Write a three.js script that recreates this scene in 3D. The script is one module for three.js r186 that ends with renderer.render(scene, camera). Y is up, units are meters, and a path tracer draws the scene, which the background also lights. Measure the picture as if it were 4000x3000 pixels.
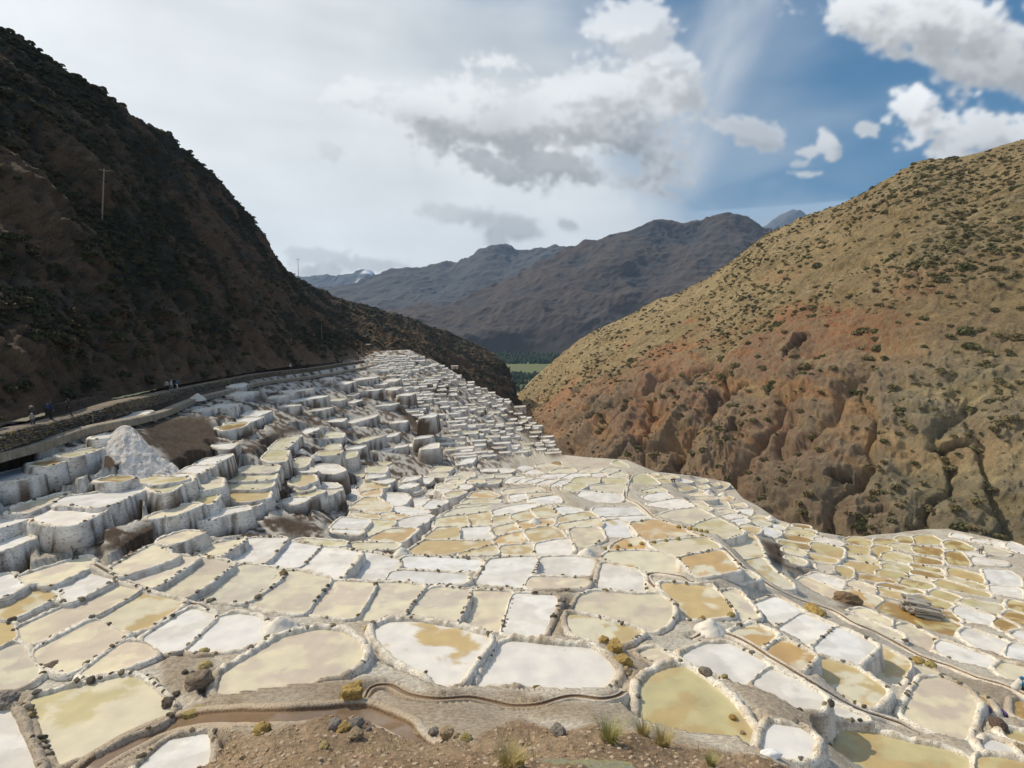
import * as THREE from 'three';
import { mergeGeometries } from 'three/addons/utils/BufferGeometryUtils.js';
import { MarchingCubes } from 'three/addons/objects/MarchingCubes.js';

// ---------------------------------------------------------------- camera, sky, sun, exposure
const scene = new THREE.Scene();
const CAM = new THREE.Vector3(0, 60, 0), PITCH = 6.4 * Math.PI / 180, F = 2221;   // photo coordinates: 4000 x 3000
const camera = new THREE.PerspectiveCamera(68.06, 4 / 3, 0.5, 30000);
camera.position.copy(CAM);
camera.rotation.set(-PITCH, 0, 0);
scene.add(camera);
const renderer = new THREE.WebGLRenderer({ antialias: true });
renderer.setSize(1024, 768);
renderer.toneMapping = THREE.LinearToneMapping;
renderer.toneMappingExposure = 1.06;
renderer.shadowMap.enabled = true;

const SUN = new THREE.Vector3(-0.60, 0.70, -0.40).normalize();
const sun = new THREE.DirectionalLight(new THREE.Color(1.0, 0.875, 0.69), 3.7);
sun.position.copy(SUN).multiplyScalar(400).add(new THREE.Vector3(0, 30, -100));
sun.target.position.set(0, 30, -100);
sun.castShadow = true;
sun.shadow.mapSize.set(4096, 4096);
Object.assign(sun.shadow.camera, { left: -300, right: 300, top: 300, bottom: -300, near: 1, far: 1200 });
scene.add(sun, sun.target);
const FOG = new THREE.FogExp2(new THREE.Color(0.42, 0.62, 0.90), 0.00008);
scene.fog = FOG;

// ---------------------------------------------------------------- numbers
function rng(seed) { let a = seed >>> 0; return () => { a = (a + 0x6D2B79F5) | 0; let t = Math.imul(a ^ (a >>> 15), 1 | a); t = (t + Math.imul(t ^ (t >>> 7), 61 | t)) ^ t; return ((t ^ (t >>> 14)) >>> 0) / 4294967296; }; }
const clamp = (x, a = 0, b = 1) => Math.min(b, Math.max(a, x));
const sstep = (a, b, x) => { const t = clamp((x - a) / (b - a)); return t * t * (3 - 2 * t); };
const lerp = (a, b, t) => a + (b - a) * t;
const mix3 = (a, b, t) => [lerp(a[0], b[0], t), lerp(a[1], b[1], t), lerp(a[2], b[2], t)];
const PERM = (() => { const r = rng(77), p = Array.from({ length: 256 }, (_, i) => i); for (let i = 255; i > 0; i--) { const j = Math.floor(r() * (i + 1)); [p[i], p[j]] = [p[j], p[i]]; } const q = new Uint8Array(1024); for (let i = 0; i < 1024; i++) q[i] = p[i & 255]; return q; })();
function grad(h, x, y, z) { h &= 15; const u = h < 8 ? x : y, v = h < 4 ? y : h === 12 || h === 14 ? x : z; return ((h & 1) ? -u : u) + ((h & 2) ? -v : v); }
function noise3(x, y, z, per = 256) {
  const xi = Math.floor(x), yi = Math.floor(y), zi = Math.floor(z); x -= xi; y -= yi; z -= zi;
  const X = ((xi % per) + per) % per, X1 = (X + 1) % per, Y = ((yi % per) + per) % per, Y1 = (Y + 1) % per, Z = zi & 255, Z1 = (zi + 1) & 255;
  const u = x * x * x * (x * (x * 6 - 15) + 10), v = y * y * y * (y * (y * 6 - 15) + 10), w = z * z * z * (z * (z * 6 - 15) + 10);
  const h = (a, b, c) => PERM[PERM[PERM[a] + b] + c];
  return lerp(lerp(lerp(grad(h(X, Y, Z), x, y, z), grad(h(X1, Y, Z), x - 1, y, z), u), lerp(grad(h(X, Y1, Z), x, y - 1, z), grad(h(X1, Y1, Z), x - 1, y - 1, z), u), v),
    lerp(lerp(grad(h(X, Y, Z1), x, y, z - 1), grad(h(X1, Y, Z1), x - 1, y, z - 1), u), lerp(grad(h(X, Y1, Z1), x, y - 1, z - 1), grad(h(X1, Y1, Z1), x - 1, y - 1, z - 1), u), v), w);
}
function fbm(x, y, z, o = 4, per = 256) { let s = 0, a = 0.5, f = 1; for (let i = 0; i < o; i++) { s += a * noise3(x * f, y * f, z * f + i * 17.3, Math.min(256, per * f)); a *= 0.5; f *= 2; } return s; }
const ridged = (x, y, z, o = 4) => { let s = 0, a = 0.5, f = 1; for (let i = 0; i < o; i++) { s += a * (1 - 2 * Math.abs(noise3(x * f, y * f, z * f + i * 9.1))); a *= 0.5; f *= 2; } return s; };

// a pixel of the photo and a depth along the lens axis give a place in the world, and back
const cp = Math.cos(PITCH), sp = Math.sin(PITCH);
function W(u, v, z) { const xc = (u - 2000) / F * z, yc = (1500 - v) / F * z; return new THREE.Vector3(CAM.x + xc, CAM.y + yc * cp - z * sp, CAM.z - (z * cp + yc * sp)); }
function pix(p) { const x = p.x - CAM.x, y = p.y - CAM.y, zz = p.z - CAM.z; const d = -zz * cp - y * sp, yc = y * cp - zz * sp; return [2000 + F * x / d, 1500 - F * yc / d, d]; }
function onLevel(u, v, y) { const a = (1500 - v) / F * cp - sp; const z = (y - CAM.y) / a; return W(u, v, z); }

// ---------------------------------------------------------------- the sky, computed: high veil to the left, blue to the right, cumulus banks
const skyTex = (() => {
  const w = 2048, h = 1024, d = new Float32Array(w * h * 4);
  const el = (x, y, cx, cy, rx, ry, rot = 0) => { const c = Math.cos(rot), s = Math.sin(rot), dx = x - cx, dy = y - cy; const a = (dx * c + dy * s) / rx, b = (-dx * s + dy * c) / ry; return 1 - Math.sqrt(a * a + b * b); };
  // [cx, cy, rx, ry, turn, softness, lit, base grey]
  const banks = [
    { e: [[2000, 470, 520, 200, 0.08], [2450, 480, 330, 250, 0.35], [1650, 420, 330, 110, 0.2], [2300, 340, 330, 130, 0], [1900, 640, 260, 90, 0.3], [2150, 640, 330, 90, 0.1]], s: 0.36, lit: 0.86, dark: 0.36, y0: 330, y1: 640, k: 0.8 },
    { e: [[2480, 90, 190, 130, 0.3], [2580, 220, 180, 90, 0.4], [2620, 330, 240, 110, 0.5], [2900, 500, 200, 90, 0.5]], s: 0.36, lit: 0.86, dark: 0.55, y0: 100, y1: 560, k: 0.75 },
    { e: [[3700, 80, 560, 190, 0.25], [3400, 60, 260, 150, 0.5], [3950, 280, 330, 150, 0.35], [4300, 150, 500, 300, 0.2], [3700, 230, 200, 90, 0.3]], s: 0.42, lit: 0.86, dark: 0.50, y0: -60, y1: 330, k: 1 },
    { e: [[3560, 420, 120, 110, 0.7], [3620, 500, 130, 110, 0.9], [3850, 530, 210, 120, 0.2], [4100, 560, 260, 130, 0.1], [3700, 590, 150, 80, 0.3]], s: 0.40, lit: 0.92, dark: 0.62, y0: 330, y1: 640, k: 1 },
    { e: [[3235, 555, 50, 45, 0.5], [3180, 590, 80, 26, -0.1], [3250, 605, 40, 40, 0.3]], s: 0.4, lit: 0.74, dark: 0.6, y0: 530, y1: 640, k: 0.9 },
    { e: [[3395, 505, 55, 34, 0.3]], s: 0.25, lit: 0.72, dark: 0.6, y0: 470, y1: 540, k: 0.85 },
    { e: [[3160, 680, 75, 18, 0]], s: 0.3, lit: 0.72, dark: 0.6, y0: 650, y1: 700, k: 0.85 },
    { e: [[3120, 640, 40, 18, 0]], s: 0.3, lit: 0.66, dark: 0.6, y0: 620, y1: 660, k: 0.6 },
    { e: [[1830, 840, 220, 55, 0.15], [2000, 880, 130, 60, 0.3], [1940, 930, 50, 70, -0.2], [2230, 880, 60, 40, 0.2]], s: 0.7, lit: 0.56, dark: 0.42, y0: 800, y1: 900, k: 0.7 },
    { e: [[1210, 1000, 120, 40, 0.1], [1340, 1020, 100, 45, 0.1], [1510, 1030, 110, 40, 0.1], [1250, 1060, 180, 40, 0]], s: 0.5, lit: 0.60, dark: 0.44, y0: 960, y1: 1080, k: 0.6 },
    { e: [[1290, 590, 90, 40, 0.3]], s: 0.5, lit: 0.6, dark: 0.5, y0: 560, y1: 640, k: 0.4 },
  ];
  for (let j = 0; j < h; j++) for (let i = 0; i < w; i++) {
    const th = ((j + 0.5) / h - 0.5) * Math.PI, ph = ((i + 0.5) / w - 0.5) * 2 * Math.PI;
    const X = Math.cos(ph) * Math.cos(th), Y = Math.sin(th), Z = Math.sin(ph) * Math.cos(th);
    const up = Math.max(Y, 0);
    // clear air
    if (Y < -0.13) { const o = (j * w + i) * 4; d[o] = 0.30; d[o + 1] = 0.28; d[o + 2] = 0.24; d[o + 3] = 1; continue; }
    let c = mix3([0.13, 0.33, 0.52], [0.012, 0.105, 0.29], Math.pow(clamp(up * 1.45), 0.6));
    // high veil of thin cloud: thick towards the sun's side and low down, thin to the right
    const across = X * 0.86 - 0.24 * (1 - sstep(0, 0.3, up)) - Z * 0.12 - 0.30 * (up - 0.25);
    const n1 = fbm(X * 2.2 + 5, Y * 5, Z * 2.2, 5), n2 = fbm(X * 7 + Y * 3, Y * 6 - X * 2, Z * 7 + 3, 5);
    let veil = 1 - sstep(0.14, 0.48, across + 0.42 * sstep(0.34, 0.62, up) * 0.5 + n1 * 0.30 + n2 * 0.10);
    veil = Math.max(veil, 0.30 * sstep(0.0, 0.5, n1 + 0.1));
    veil *= 1 - 0.30 * sstep(0.38, 0.75, up + 0.5 * n1);
    const sd = clamp(X * SUN.x + Y * SUN.y + Z * SUN.z);
    const low = 1 - sstep(0.0, 0.45, up);
    const n3 = fbm(X * 1.6 + Y * 1.1, Y * 7.5, Z * 1.6 - Y, 5);
    const vb = 0.83 + 0.20 * low + 0.14 * Math.pow(sd, 3) + n2 * 0.12 + n3 * 0.20 - 0.12 * sstep(0.25, 0.6, up) * (1 - Math.pow(sd, 2));
    c = mix3(c, [vb * 0.965, vb * 1.0, vb * 1.005], clamp(veil * (1 + 0.5 * n3 * sstep(0.15, 0.5, up)) - 0.10 * sstep(0.30, 0.6, up) * sstep(-0.25, 0.2, X + 0.25 * n1)) * 0.97);
    // banks of cumulus
    const dd = Z * -cp - Y * sp;
    if (dd > 0.12) {
      const yc = Y * cp - Z * sp, x = 2000 + F * X / dd, y = 1500 - F * yc / dd;
      // wisps of torn veil
      const wx = el(x, y, 2780 - (y - 300) * 0.42, y, 210, 1e6) * sstep(900, 700, y);
      if (wx > 0) { const ws = fbm((x + y * 0.42) * 0.006, y * 0.0028, 4, 5); c = mix3(c, [0.66, 0.70, 0.74], sstep(0, 0.9, wx) * clamp(0.8 + ws * 1.2) * 0.8); }
      if (x > 600 && x < 5000 && y > -700 && y < 1200) for (const b of banks) {
        const dens = (px, py) => { let m = -9; for (const q of b.e) m = Math.max(m, el(px, py, ...q)); if (m < -0.7) return -1; const sc = b.e[0][2] > 150 ? 1 : 2.4; return m + 1.15 * fbm(px * 0.0046 * sc, py * 0.0062 * sc, 1.7, 7) + 0.22 * noise3(px * 0.03, py * 0.036, 4.4) + 0.12 * noise3(px * 0.07, py * 0.08, 5.4); };
        const m = dens(x, y);
        if (m <= -0.05) continue;
        const a = sstep(0.02, 0.02 + b.s, m) * b.k;
        const toSun = dens(x - 50, y - 60);
        const sh = clamp(0.55 - (toSun - m) * 1.9 + 0.55 * fbm(x * 0.01, y * 0.012, 8.2, 5));
        const depth = sstep(b.y0, b.y1, y + 120 * fbm(x * 0.004, y * 0.004, 3.1, 3));
        const core = sstep(0.12, 0.6, m);
        const L = lerp(b.lit, b.dark, clamp(depth * (0.45 + 0.6 * core) + core * 0.25 * (1 - sh))) * (0.84 + 0.28 * sh);
        c = mix3(c, [L * 0.985, L * 1.0, L * 1.01], a);
      }
    }
    if (Y < 0) c = mix3(c, [0.30, 0.28, 0.24], sstep(0, -0.12, Y));
    const o = (j * w + i) * 4; d[o] = c[0]; d[o + 1] = c[1]; d[o + 2] = c[2]; d[o + 3] = 1;
  }
  const t = new THREE.DataTexture(d, w, h, THREE.RGBAFormat, THREE.FloatType);
  t.mapping = THREE.EquirectangularReflectionMapping; t.magFilter = t.minFilter = THREE.LinearFilter; t.wrapS = THREE.RepeatWrapping; t.needsUpdate = true;
  return t;
})();
scene.background = skyTex;
scene.environment = skyTex;

// ---------------------------------------------------------------- naming
const taken = new Map();
function numbered(n) { const k = taken.get(n) || 0; taken.set(n, k + 1); return k ? `${n}_${String(k).padStart(3, '0')}` : n; }
function tag(o, label, category, group, kind) { if (label) o.userData.label = label; if (category) o.userData.category = category; if (group) o.userData.group = group; if (kind) o.userData.kind = kind; return o; }
function thing(name, pos, label, category, group) { const o = new THREE.Group(); o.name = numbered(name); o.position.copy(pos); scene.add(o); return tag(o, label, category, group); }
function part(name, geo, mat, parent) { const m = new THREE.Mesh(geo, mat); m.name = name; m.castShadow = m.receiveShadow = true; parent.add(m); return m; }
function struct(name, geo, mat, label) { const m = new THREE.Mesh(geo, mat); m.name = numbered(name); m.castShadow = m.receiveShadow = true; m.userData.kind = 'structure'; if (label) m.userData.label = label; scene.add(m); return m; }

// ---------------------------------------------------------------- textures: colour, grain and fine relief of the surfaces
function makeTex(size, f, srgb = true) {
  const d = new Uint8Array(size * size * 4);
  for (let j = 0; j < size; j++) for (let i = 0; i < size; i++) { const c = f(i / size, j / size), o = (j * size + i) * 4; for (let k = 0; k < 3; k++) { const v = clamp(c[k]); d[o + k] = 255 * (srgb ? Math.pow(v, 1 / 2.2) : v); } d[o + 3] = 255; }
  const t = new THREE.DataTexture(d, size, size, THREE.RGBAFormat); t.wrapS = t.wrapT = THREE.RepeatWrapping; t.magFilter = THREE.LinearFilter; t.minFilter = THREE.LinearMipmapLinearFilter; t.generateMipmaps = true;
  if (srgb) t.colorSpace = THREE.SRGBColorSpace; t.needsUpdate = true; return t;
}
// grain that multiplies the vertex colours: earth with pebbles
const earthTex = makeTex(1024, (x, y) => { const n = fbm(x * 16, y * 16, 1, 6, 16), m = fbm(x * 64, y * 64, 5, 3, 64), p = sstep(0.22, 0.34, noise3(x * 90, y * 90, 9, 90)); const v = 0.74 + n * 0.55 + m * 0.5 + p * 0.16; return [v, v * (1 - 0.04 * n), v * (1 - 0.08 * n)]; });
const earthBump = makeTex(512, (x, y) => { const v = 0.5 + fbm(x * 16, y * 16, 1, 6, 16) * 0.6 + 0.35 * sstep(0.2, 0.4, noise3(x * 90, y * 90, 9, 90)) + 0.3 * noise3(x * 128, y * 128, 2, 128); return [v, v, v]; }, false);
// salt crust on the banks: off-white with brown specks and small pits
const saltTex = makeTex(896, (x, y) => {
  const n = fbm(x * 8, y * 8, 2, 6, 8), sp1 = sstep(0.25, 0.42, noise3(x * 40, y * 40, 3, 40) + 0.30 * n), sp2 = sstep(0.34, 0.46, noise3(x * 100, y * 70, 7, 100) * 0.9 + n * 0.25);
  const st = sstep(0.16, 0.5, fbm(x * 40, y * 4, 12, 4, 4) + n * 0.3);
  let c = [1.0 + n * 0.18, 0.995 + n * 0.18, 0.98 + n * 0.17];
  c = mix3(c, [0.66, 0.58, 0.47], clamp(0.35 * st + 0.4 * sstep(0.1, 0.4, n)));
  c = mix3(c, [0.22, 0.16, 0.10], clamp(sp1 * 0.5 + sp2 * 0.32)); return c;
});
const saltBump = makeTex(512, (x, y) => { const n = fbm(x * 12, y * 12, 2, 6, 12), v = 0.5 + n * 0.7 - 0.5 * sstep(0.25, 0.42, noise3(x * 40, y * 40, 3, 40) + 0.3 * n) + 0.25 * noise3(x * 90, y * 90, 4, 90); return [v, v, v]; }, false);
// pond floors: soft mottling
const pondTex = makeTex(768, (x, y) => { const n = fbm(x * 6, y * 6, 3, 6, 6), g = noise3(x * 128, y * 128, 8, 128), b = sstep(0.12, 0.4, fbm(x * 20, y * 20, 14, 4, 20)); const v = 0.90 + n * 0.22 + g * 0.045 + b * 0.05; return [v, v * (0.995 - n * 0.02), v * (0.985 - n * 0.07)]; });
const pondBump = makeTex(512, (x, y) => { const v = 0.5 + fbm(x * 24, y * 24, 3, 4, 24) * 0.7; return [v, v, v]; }, false);
const M = {
  earth: new THREE.MeshStandardMaterial({ vertexColors: true, map: earthTex, bumpMap: earthBump, bumpScale: 0.08, roughness: 0.97 }),
  salt: new THREE.MeshStandardMaterial({ vertexColors: true, map: saltTex, bumpMap: saltBump, bumpScale: 0.04, roughness: 0.9 }),
  dry: new THREE.MeshStandardMaterial({ vertexColors: true, map: pondTex, bumpMap: pondBump, bumpScale: 0.008, roughness: 0.85 }),
  wet: new THREE.MeshStandardMaterial({ vertexColors: true, map: pondTex, roughness: 0.28 }),
  mudWater: new THREE.MeshPhysicalMaterial({ color: new THREE.Color(0.24, 0.165, 0.105), map: pondTex, roughness: 0.16 }),
  stone: new THREE.MeshStandardMaterial({ vertexColors: true, map: earthTex, bumpMap: earthBump, bumpScale: 0.02, roughness: 0.95 }),
  hill: new THREE.MeshStandardMaterial({ vertexColors: true, map: earthTex, bumpMap: earthBump, bumpScale: 0.35, roughness: 1 }),
  far: new THREE.MeshStandardMaterial({ vertexColors: true, roughness: 1 }),
};
// a builder of one mesh
class MB {
  constructor(o = new THREE.Vector3()) { this.o = o; this.p = []; this.t = []; this.c = []; this.i = []; }
  v(x, y, z, u, w, c) { this.p.push(x - this.o.x, y - this.o.y, z - this.o.z); this.t.push(u, w); this.c.push(c[0], c[1], c[2]); return this.p.length / 3 - 1; }
  tri(a, b, c) { this.i.push(a, b, c); }
  quad(a, b, c, d) { this.i.push(a, b, c, a, c, d); }
  geo() { const g = new THREE.BufferGeometry(); g.setAttribute('position', new THREE.Float32BufferAttribute(this.p, 3)); g.setAttribute('uv', new THREE.Float32BufferAttribute(this.t, 2)); g.setAttribute('color', new THREE.Float32BufferAttribute(this.c, 3)); g.setIndex(this.i); g.computeVertexNormals(); return g; }
}
// ---------------------------------------------------------------- the lie of the land: how far away each spot of the bowl is (thin-plate spline through surveyed spots)
const spots = [];
const at = (...n) => { for (let i = 0; i < n.length; i += 3) spots.push([n[i] / 1000, n[i + 1] / 1000, Math.log(n[i + 2])]); };
at(385, 2810, 23.6, 50, 2900, 22.2, 310, 2520, 30, 700, 2465, 31.8, 1140, 2600, 27.8, 1700, 2560, 29.3, 200, 2230, 38, 555, 2190, 40);
at(920, 2280, 38.8, 1300, 2350, 36.7, 1900, 2390, 37, 1290, 2200, 43.9, 1680, 2255, 42.7, 1980, 2230, 44.9, 2200, 2210, 47); // the long curved rows
at(2720, 2780, 25, 2830, 2590, 30.8, 3300, 2660, 32.3, 3680, 2760, 30.9, 3500, 2960, 26, 3290, 2530, 36, 2720, 2360, 40, 2430, 2390, 37.6);
at(2500, 2200, 48.6, 2800, 2065, 62.7, 2890, 2140, 58, 3000, 2230, 54); // the middle
at(3235, 2155, 73.6, 3220, 2275, 59.6, 3600, 2420, 51.3, 3360, 2215, 70, 3740, 2130, 86, 3930, 2315, 63.7, 3830, 2370, 57, 3840, 2510, 45.8, 3760, 2560, 42.4, 3970, 2690, 35.4);
at(1850, 1990, 72, 2000, 2110, 56.8, 1750, 2145, 52, 1530, 2090, 57, 1450, 1975, 69, 2340, 1945, 81.7, 2050, 1920, 85, 2200, 1840, 109, 2430, 1810, 123); // towards the ravine
at(2520, 1880, 102, 2810, 1900, 123, 2800, 1970, 102, 3000, 2080, 80, 2970, 2020, 92, 2680, 2020, 70.7, 2620, 1975, 78);
at(970, 1940, 57.5, 1110, 1735, 78, 1280, 1835, 77.5, 1280, 1915, 70, 1365, 2045, 60, 850, 2005, 50.3, 640, 1900, 49.6, 450, 1868, 49.2, 840, 1810, 58.5); // the slope under the path
at(315, 1770, 51, 90, 1850, 47.5, 430, 1700, 55.4, 150, 1970, 44.2, 350, 2010, 43.5, 500, 1630, 58.6, 262, 1615, 56, 0, 1680, 47, 690, 1520, 92, 1130, 1440, 153, 1420, 1395, 262);
at(1400, 1640, 125, 1200, 1560, 122, 1340, 1495, 172, 1510, 1580, 161, 960, 1535, 105, 890, 1590, 90, 980, 1640, 87, 1620, 1735, 124, 1660, 1880, 90, 1820, 1855, 99);
at(1600, 1377, 300, 1762, 1554, 215, 1942, 1648, 212, 2123, 1782, 159, 1653, 1746, 128, 1993, 1583, 300, 1798, 1467, 310, 2195, 1778, 165); // the far end
at(1500, 2800, 22.6, 2000, 2850, 21.2, 1500, 2930, 18.2, 2300, 2930, 17.9, 2000, 3000, 15.4, 1000, 2990, 17.2, 3000, 2990, 18.6, 700, 2950, 21, 300, 3000, 21);
at(2000, 3400, 9.6, 0, 3400, 14, 4000, 3400, 17, -600, 1740, 39, -600, 2300, 32, -600, 3000, 19, 4600, 2150, 86, 4600, 2500, 48, 4600, 3000, 26); // out of the picture
const tps = (() => {
  const n = spots.length, N = n + 3, A = [], K = r2 => r2 > 1e-12 ? 0.5 * r2 * Math.log(r2) : 0;
  for (let i = 0; i < N; i++) A.push(new Float64Array(N + 1));
  for (let i = 0; i < n; i++) { for (let j = 0; j < n; j++) { const dx = spots[i][0] - spots[j][0], dy = spots[i][1] - spots[j][1]; A[i][j] = K(dx * dx + dy * dy); } A[i][i] += 0.0015; A[i][n] = A[n][i] = 1; A[i][n + 1] = A[n + 1][i] = spots[i][0]; A[i][n + 2] = A[n + 2][i] = spots[i][1]; A[i][N] = spots[i][2]; }
  for (let c = 0; c < N; c++) { let p = c; for (let r = c + 1; r < N; r++) if (Math.abs(A[r][c]) > Math.abs(A[p][c])) p = r; [A[c], A[p]] = [A[p], A[c]]; for (let r = c + 1; r < N; r++) { const f = A[r][c] / A[c][c]; if (f) for (let k = c; k <= N; k++) A[r][k] -= f * A[c][k]; } }
  const x = new Float64Array(N); for (let i = N - 1; i >= 0; i--) { let s = A[i][N]; for (let k = i + 1; k < N; k++) s -= A[i][k] * x[k]; x[i] = s / A[i][i]; }
  return (u, v) => { u /= 1000; v /= 1000; let s = x[n] + x[n + 1] * u + x[n + 2] * v; for (let i = 0; i < n; i++) { const dx = u - spots[i][0], dy = v - spots[i][1]; s += x[i] * K(dx * dx + dy * dy); } return s; };
})();
const depthAt = (u, v) => Math.exp(tps(u, v));
const land = (u, v) => W(u, v, depthAt(u, v));
// bare soil that breaks through the salt, as outlines in the photo's plane [kind, points]
const zones = [];
const zone = (k, ...n) => { const p = []; for (let i = 0; i < n.length; i += 2) p.push([n[i], n[i + 1]]); zones.push({ k, p, b: [Math.min(...p.map(q => q[0])) - 60, Math.min(...p.map(q => q[1])) - 60, Math.max(...p.map(q => q[0])) + 60, Math.max(...p.map(q => q[1])) + 60] }); };
const E_ = (x, y) => [x / 2.074, 1350 + y / 2.074], F_ = (x, y) => [900 + x / 1.951, 1300 + y / 1.951];
const zoneF = (k, off, ...n) => { const q = []; for (let i = 0; i < n.length; i += 2) q.push(...off(n[i], n[i + 1])); zone(k, ...q); };
zoneF('earth', E_, 1210, 800, 1120, 600, 1380, 545, 1640, 560, 1790, 660, 1750, 880, 1450, 1020, 1280, 830);
zoneF('earth', E_, 780, 1670, 950, 1560, 1180, 1430, 1260, 1420, 1280, 1560, 1060, 1650);
zoneF('earth', E_, 560, 1620, 580, 1490, 650, 1600, 660, 1680);
zoneF('earth', F_, 300, 1420, 380, 1380, 600, 1430, 640, 1500, 560, 1560, 420, 1540);
zoneF('earth', F_, 130, 900, 250, 770, 400, 690, 620, 650, 650, 690, 420, 760, 180, 900);
zoneF('earth', F_, 0, 1000, 100, 930, 190, 980, 80, 1040, 0, 1040);
zoneF('earth', F_, 1280, 620, 1230, 520, 1480, 540, 1520, 780, 1400, 760);
zoneF('earth', F_, 120, 400, 200, 400, 290, 520, 240, 550, 190, 500);
zoneF('earth', F_, 760, 570, 860, 560, 900, 600, 780, 610);
zoneF('earth', F_, 980, 470, 1050, 460, 1070, 530, 1000, 540);
zoneF('earth', F_, 440, 1320, 560, 1280, 640, 1300, 500, 1370);
zoneF('earth', F_, 640, 1060, 720, 1075, 870, 1050, 900, 1090, 800, 1120, 680, 1090);
zoneF('earth', F_, 60, 720, 150, 690, 180, 760, 110, 850);
zone('earth', 2941, 2096, 3060, 2121, 3072, 2197, 3182, 2227, 3144, 2252, 3017, 2206, 2975, 2130);
zone('earth', 3270, 2345, 3310, 2325, 3360, 2360, 3390, 2385, 3300, 2375);
zone('earth', -900, 1960, -900, 1600, -300, 1600, 0, 1560, 300, 1500, 690, 1430, 900, 1400, 1420, 1340, 1420, 1400, 1100, 1455, 900, 1490, 900, 1520, 700, 1570, 480, 1640, 330, 1660, 0, 1755);
zone('earth', 1640, 1500, 1740, 1480, 1790, 1520, 1780, 1560, 1700, 1550);
zone('earth', 1560, 1560, 1660, 1560, 1690, 1700, 1620, 1690);
zone('earth', 1880, 1720, 1960, 1730, 1980, 1790, 1920, 1780);
zone('earth', 2000, 1560, 2060, 1640, 2200, 1780, 2160, 1790, 2040, 1690, 1960, 1620);
zone('mud', 2080, 2320, 2230, 2280, 2260, 2340, 2220, 2480, 2100, 2490);
zone('mud', 2290, 2190, 2340, 2190, 2330, 2300, 2280, 2300);
zone('mud', 2790, 2630, 2870, 2640, 3190, 2800, 3260, 2860, 3180, 2890, 2960, 2790);
zone('mud', 3620, 2620, 3960, 2690, 4000, 2860, 3900, 2800, 3760, 2720);
zone('mud', 2320, 2510, 2430, 2500, 2570, 2600, 2450, 2700);
zone('mud', 620, 2560, 830, 2560, 860, 2700, 760, 2740, 640, 2700);
zone('dirt', 780, 2880, 1000, 2862, 1300, 2815, 1500, 2845, 1640, 2875, 1850, 2890, 2010, 2812, 2200, 2850, 2320, 2830, 2600, 2890, 2880, 2945, 3060, 3000, 3150, 3080, 3300, 3600, -400, 3600, 700, 3100);
zone('mud', -60, 2700, 120, 2690, 250, 2850, 260, 3010, 700, 2780, 900, 2700, 1300, 2660, 1500, 2640, 1640, 2700, 1980, 2690, 2180, 2740, 2330, 2745, 2460, 2750, 2490, 2830, 2880, 2945, 2300, 2830, 2010, 2812, 1850, 2890, 1500, 2845, 780, 2880, 600, 3000, 300, 3080, -60, 3080);
function inPoly(u, v, p) { let c = false; for (let i = 0, j = p.length - 1; i < p.length; j = i++) { const a = p[i], b = p[j]; if ((a[1] > v) !== (b[1] > v) && u < (b[0] - a[0]) * (v - a[1]) / (b[1] - a[1]) + a[0]) c = !c; } return c; }
function edgeDist(u, v, p) { let m = 1e9; for (let i = 0, j = p.length - 1; i < p.length; j = i++) { const ax = p[j][0], ay = p[j][1], dx = p[i][0] - ax, dy = p[i][1] - ay; const t = clamp(((u - ax) * dx + (v - ay) * dy) / (dx * dx + dy * dy + 1e-9)); m = Math.min(m, Math.hypot(u - ax - t * dx, v - ay - t * dy)); } return m; }
function zoneAt(u, v) { const r = { earth: 0, mud: 0, dirt: 0 }; for (const z of zones) { if (u < z.b[0] || u > z.b[2] || v < z.b[1] || v > z.b[3]) continue; const d = edgeDist(u, v, z.p) * (inPoly(u, v, z.p) ? 1 : -1); r[z.k] = Math.max(r[z.k], sstep(-16, 22, d)); } return r; }
// ---------------------------------------------------------------- the ponds: outline of each brine surface as it lies in the photo, by rows
const tiles = { A: [0, 2100, 1.8436], B: [1000, 2100, 1.8436], C: [2000, 2100, 1.8436], D: [2950, 2100, 1.8438], E: [0, 1350, 2.074], F: [900, 1300, 1.951], G: [1600, 1650, 2.37], H: [2300, 1750, 2.37], I: [3000, 1850, 2.212] };
const ponds = []; let row = null;
function R(tile, phrase, o = {}) { row = { tile: tiles[tile], phrase, o }; }
function P(c, ...n) { const [ox, oy, s] = row.tile, q = []; for (let i = 0; i < n.length; i += 2) q.push([ox + n[i] / s, oy + n[i + 1] / s]); ponds.push({ c, q, phrase: row.phrase, ...row.o }); }
R('A', 'the lower left cluster beside the mud walls', { st: 0.55, hr: 0.2 });
P('w', -60, 300, 60, 270, 145, 345, 130, 370, 0, 440, -60, 450); P('c2', -60, 500, 0, 475, 150, 370, 280, 335, 340, 360, 430, 410, 80, 585, 30, 570, -60, 530);
P('t', 130, 290, 620, 140, 655, 205, 370, 345, 310, 320, 210, 330); P('s', 380, 355, 670, 220, 820, 310, 500, 470, 460, 400);
P('c', 140, 660, 510, 490, 830, 325, 1000, 385, 690, 560, 640, 570, 230, 770, 170, 700); P('y', 715, 580, 1020, 405, 1290, 470, 1270, 510, 1060, 650, 900, 690);
P('t', 270, 820, 680, 600, 880, 710, 830, 760, 600, 900, 520, 970, 300, 900); P('w', 1060, 720, 1370, 520, 1510, 560, 1540, 590, 1300, 810, 1180, 830, 1060, 770);
P('c3', 1360, 810, 1590, 580, 1700, 560, 1840, 580, 1910, 660, 1890, 740, 1700, 800, 1480, 830); P('t', 600, 990, 900, 760, 1020, 775, 1110, 850, 900, 930, 780, 970);
P('t', -80, 860, 110, 770, 240, 960, 240, 1010, 160, 1070, -80, 1110); P('t2', -60, 620, 60, 630, 90, 730, -60, 810);
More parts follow.
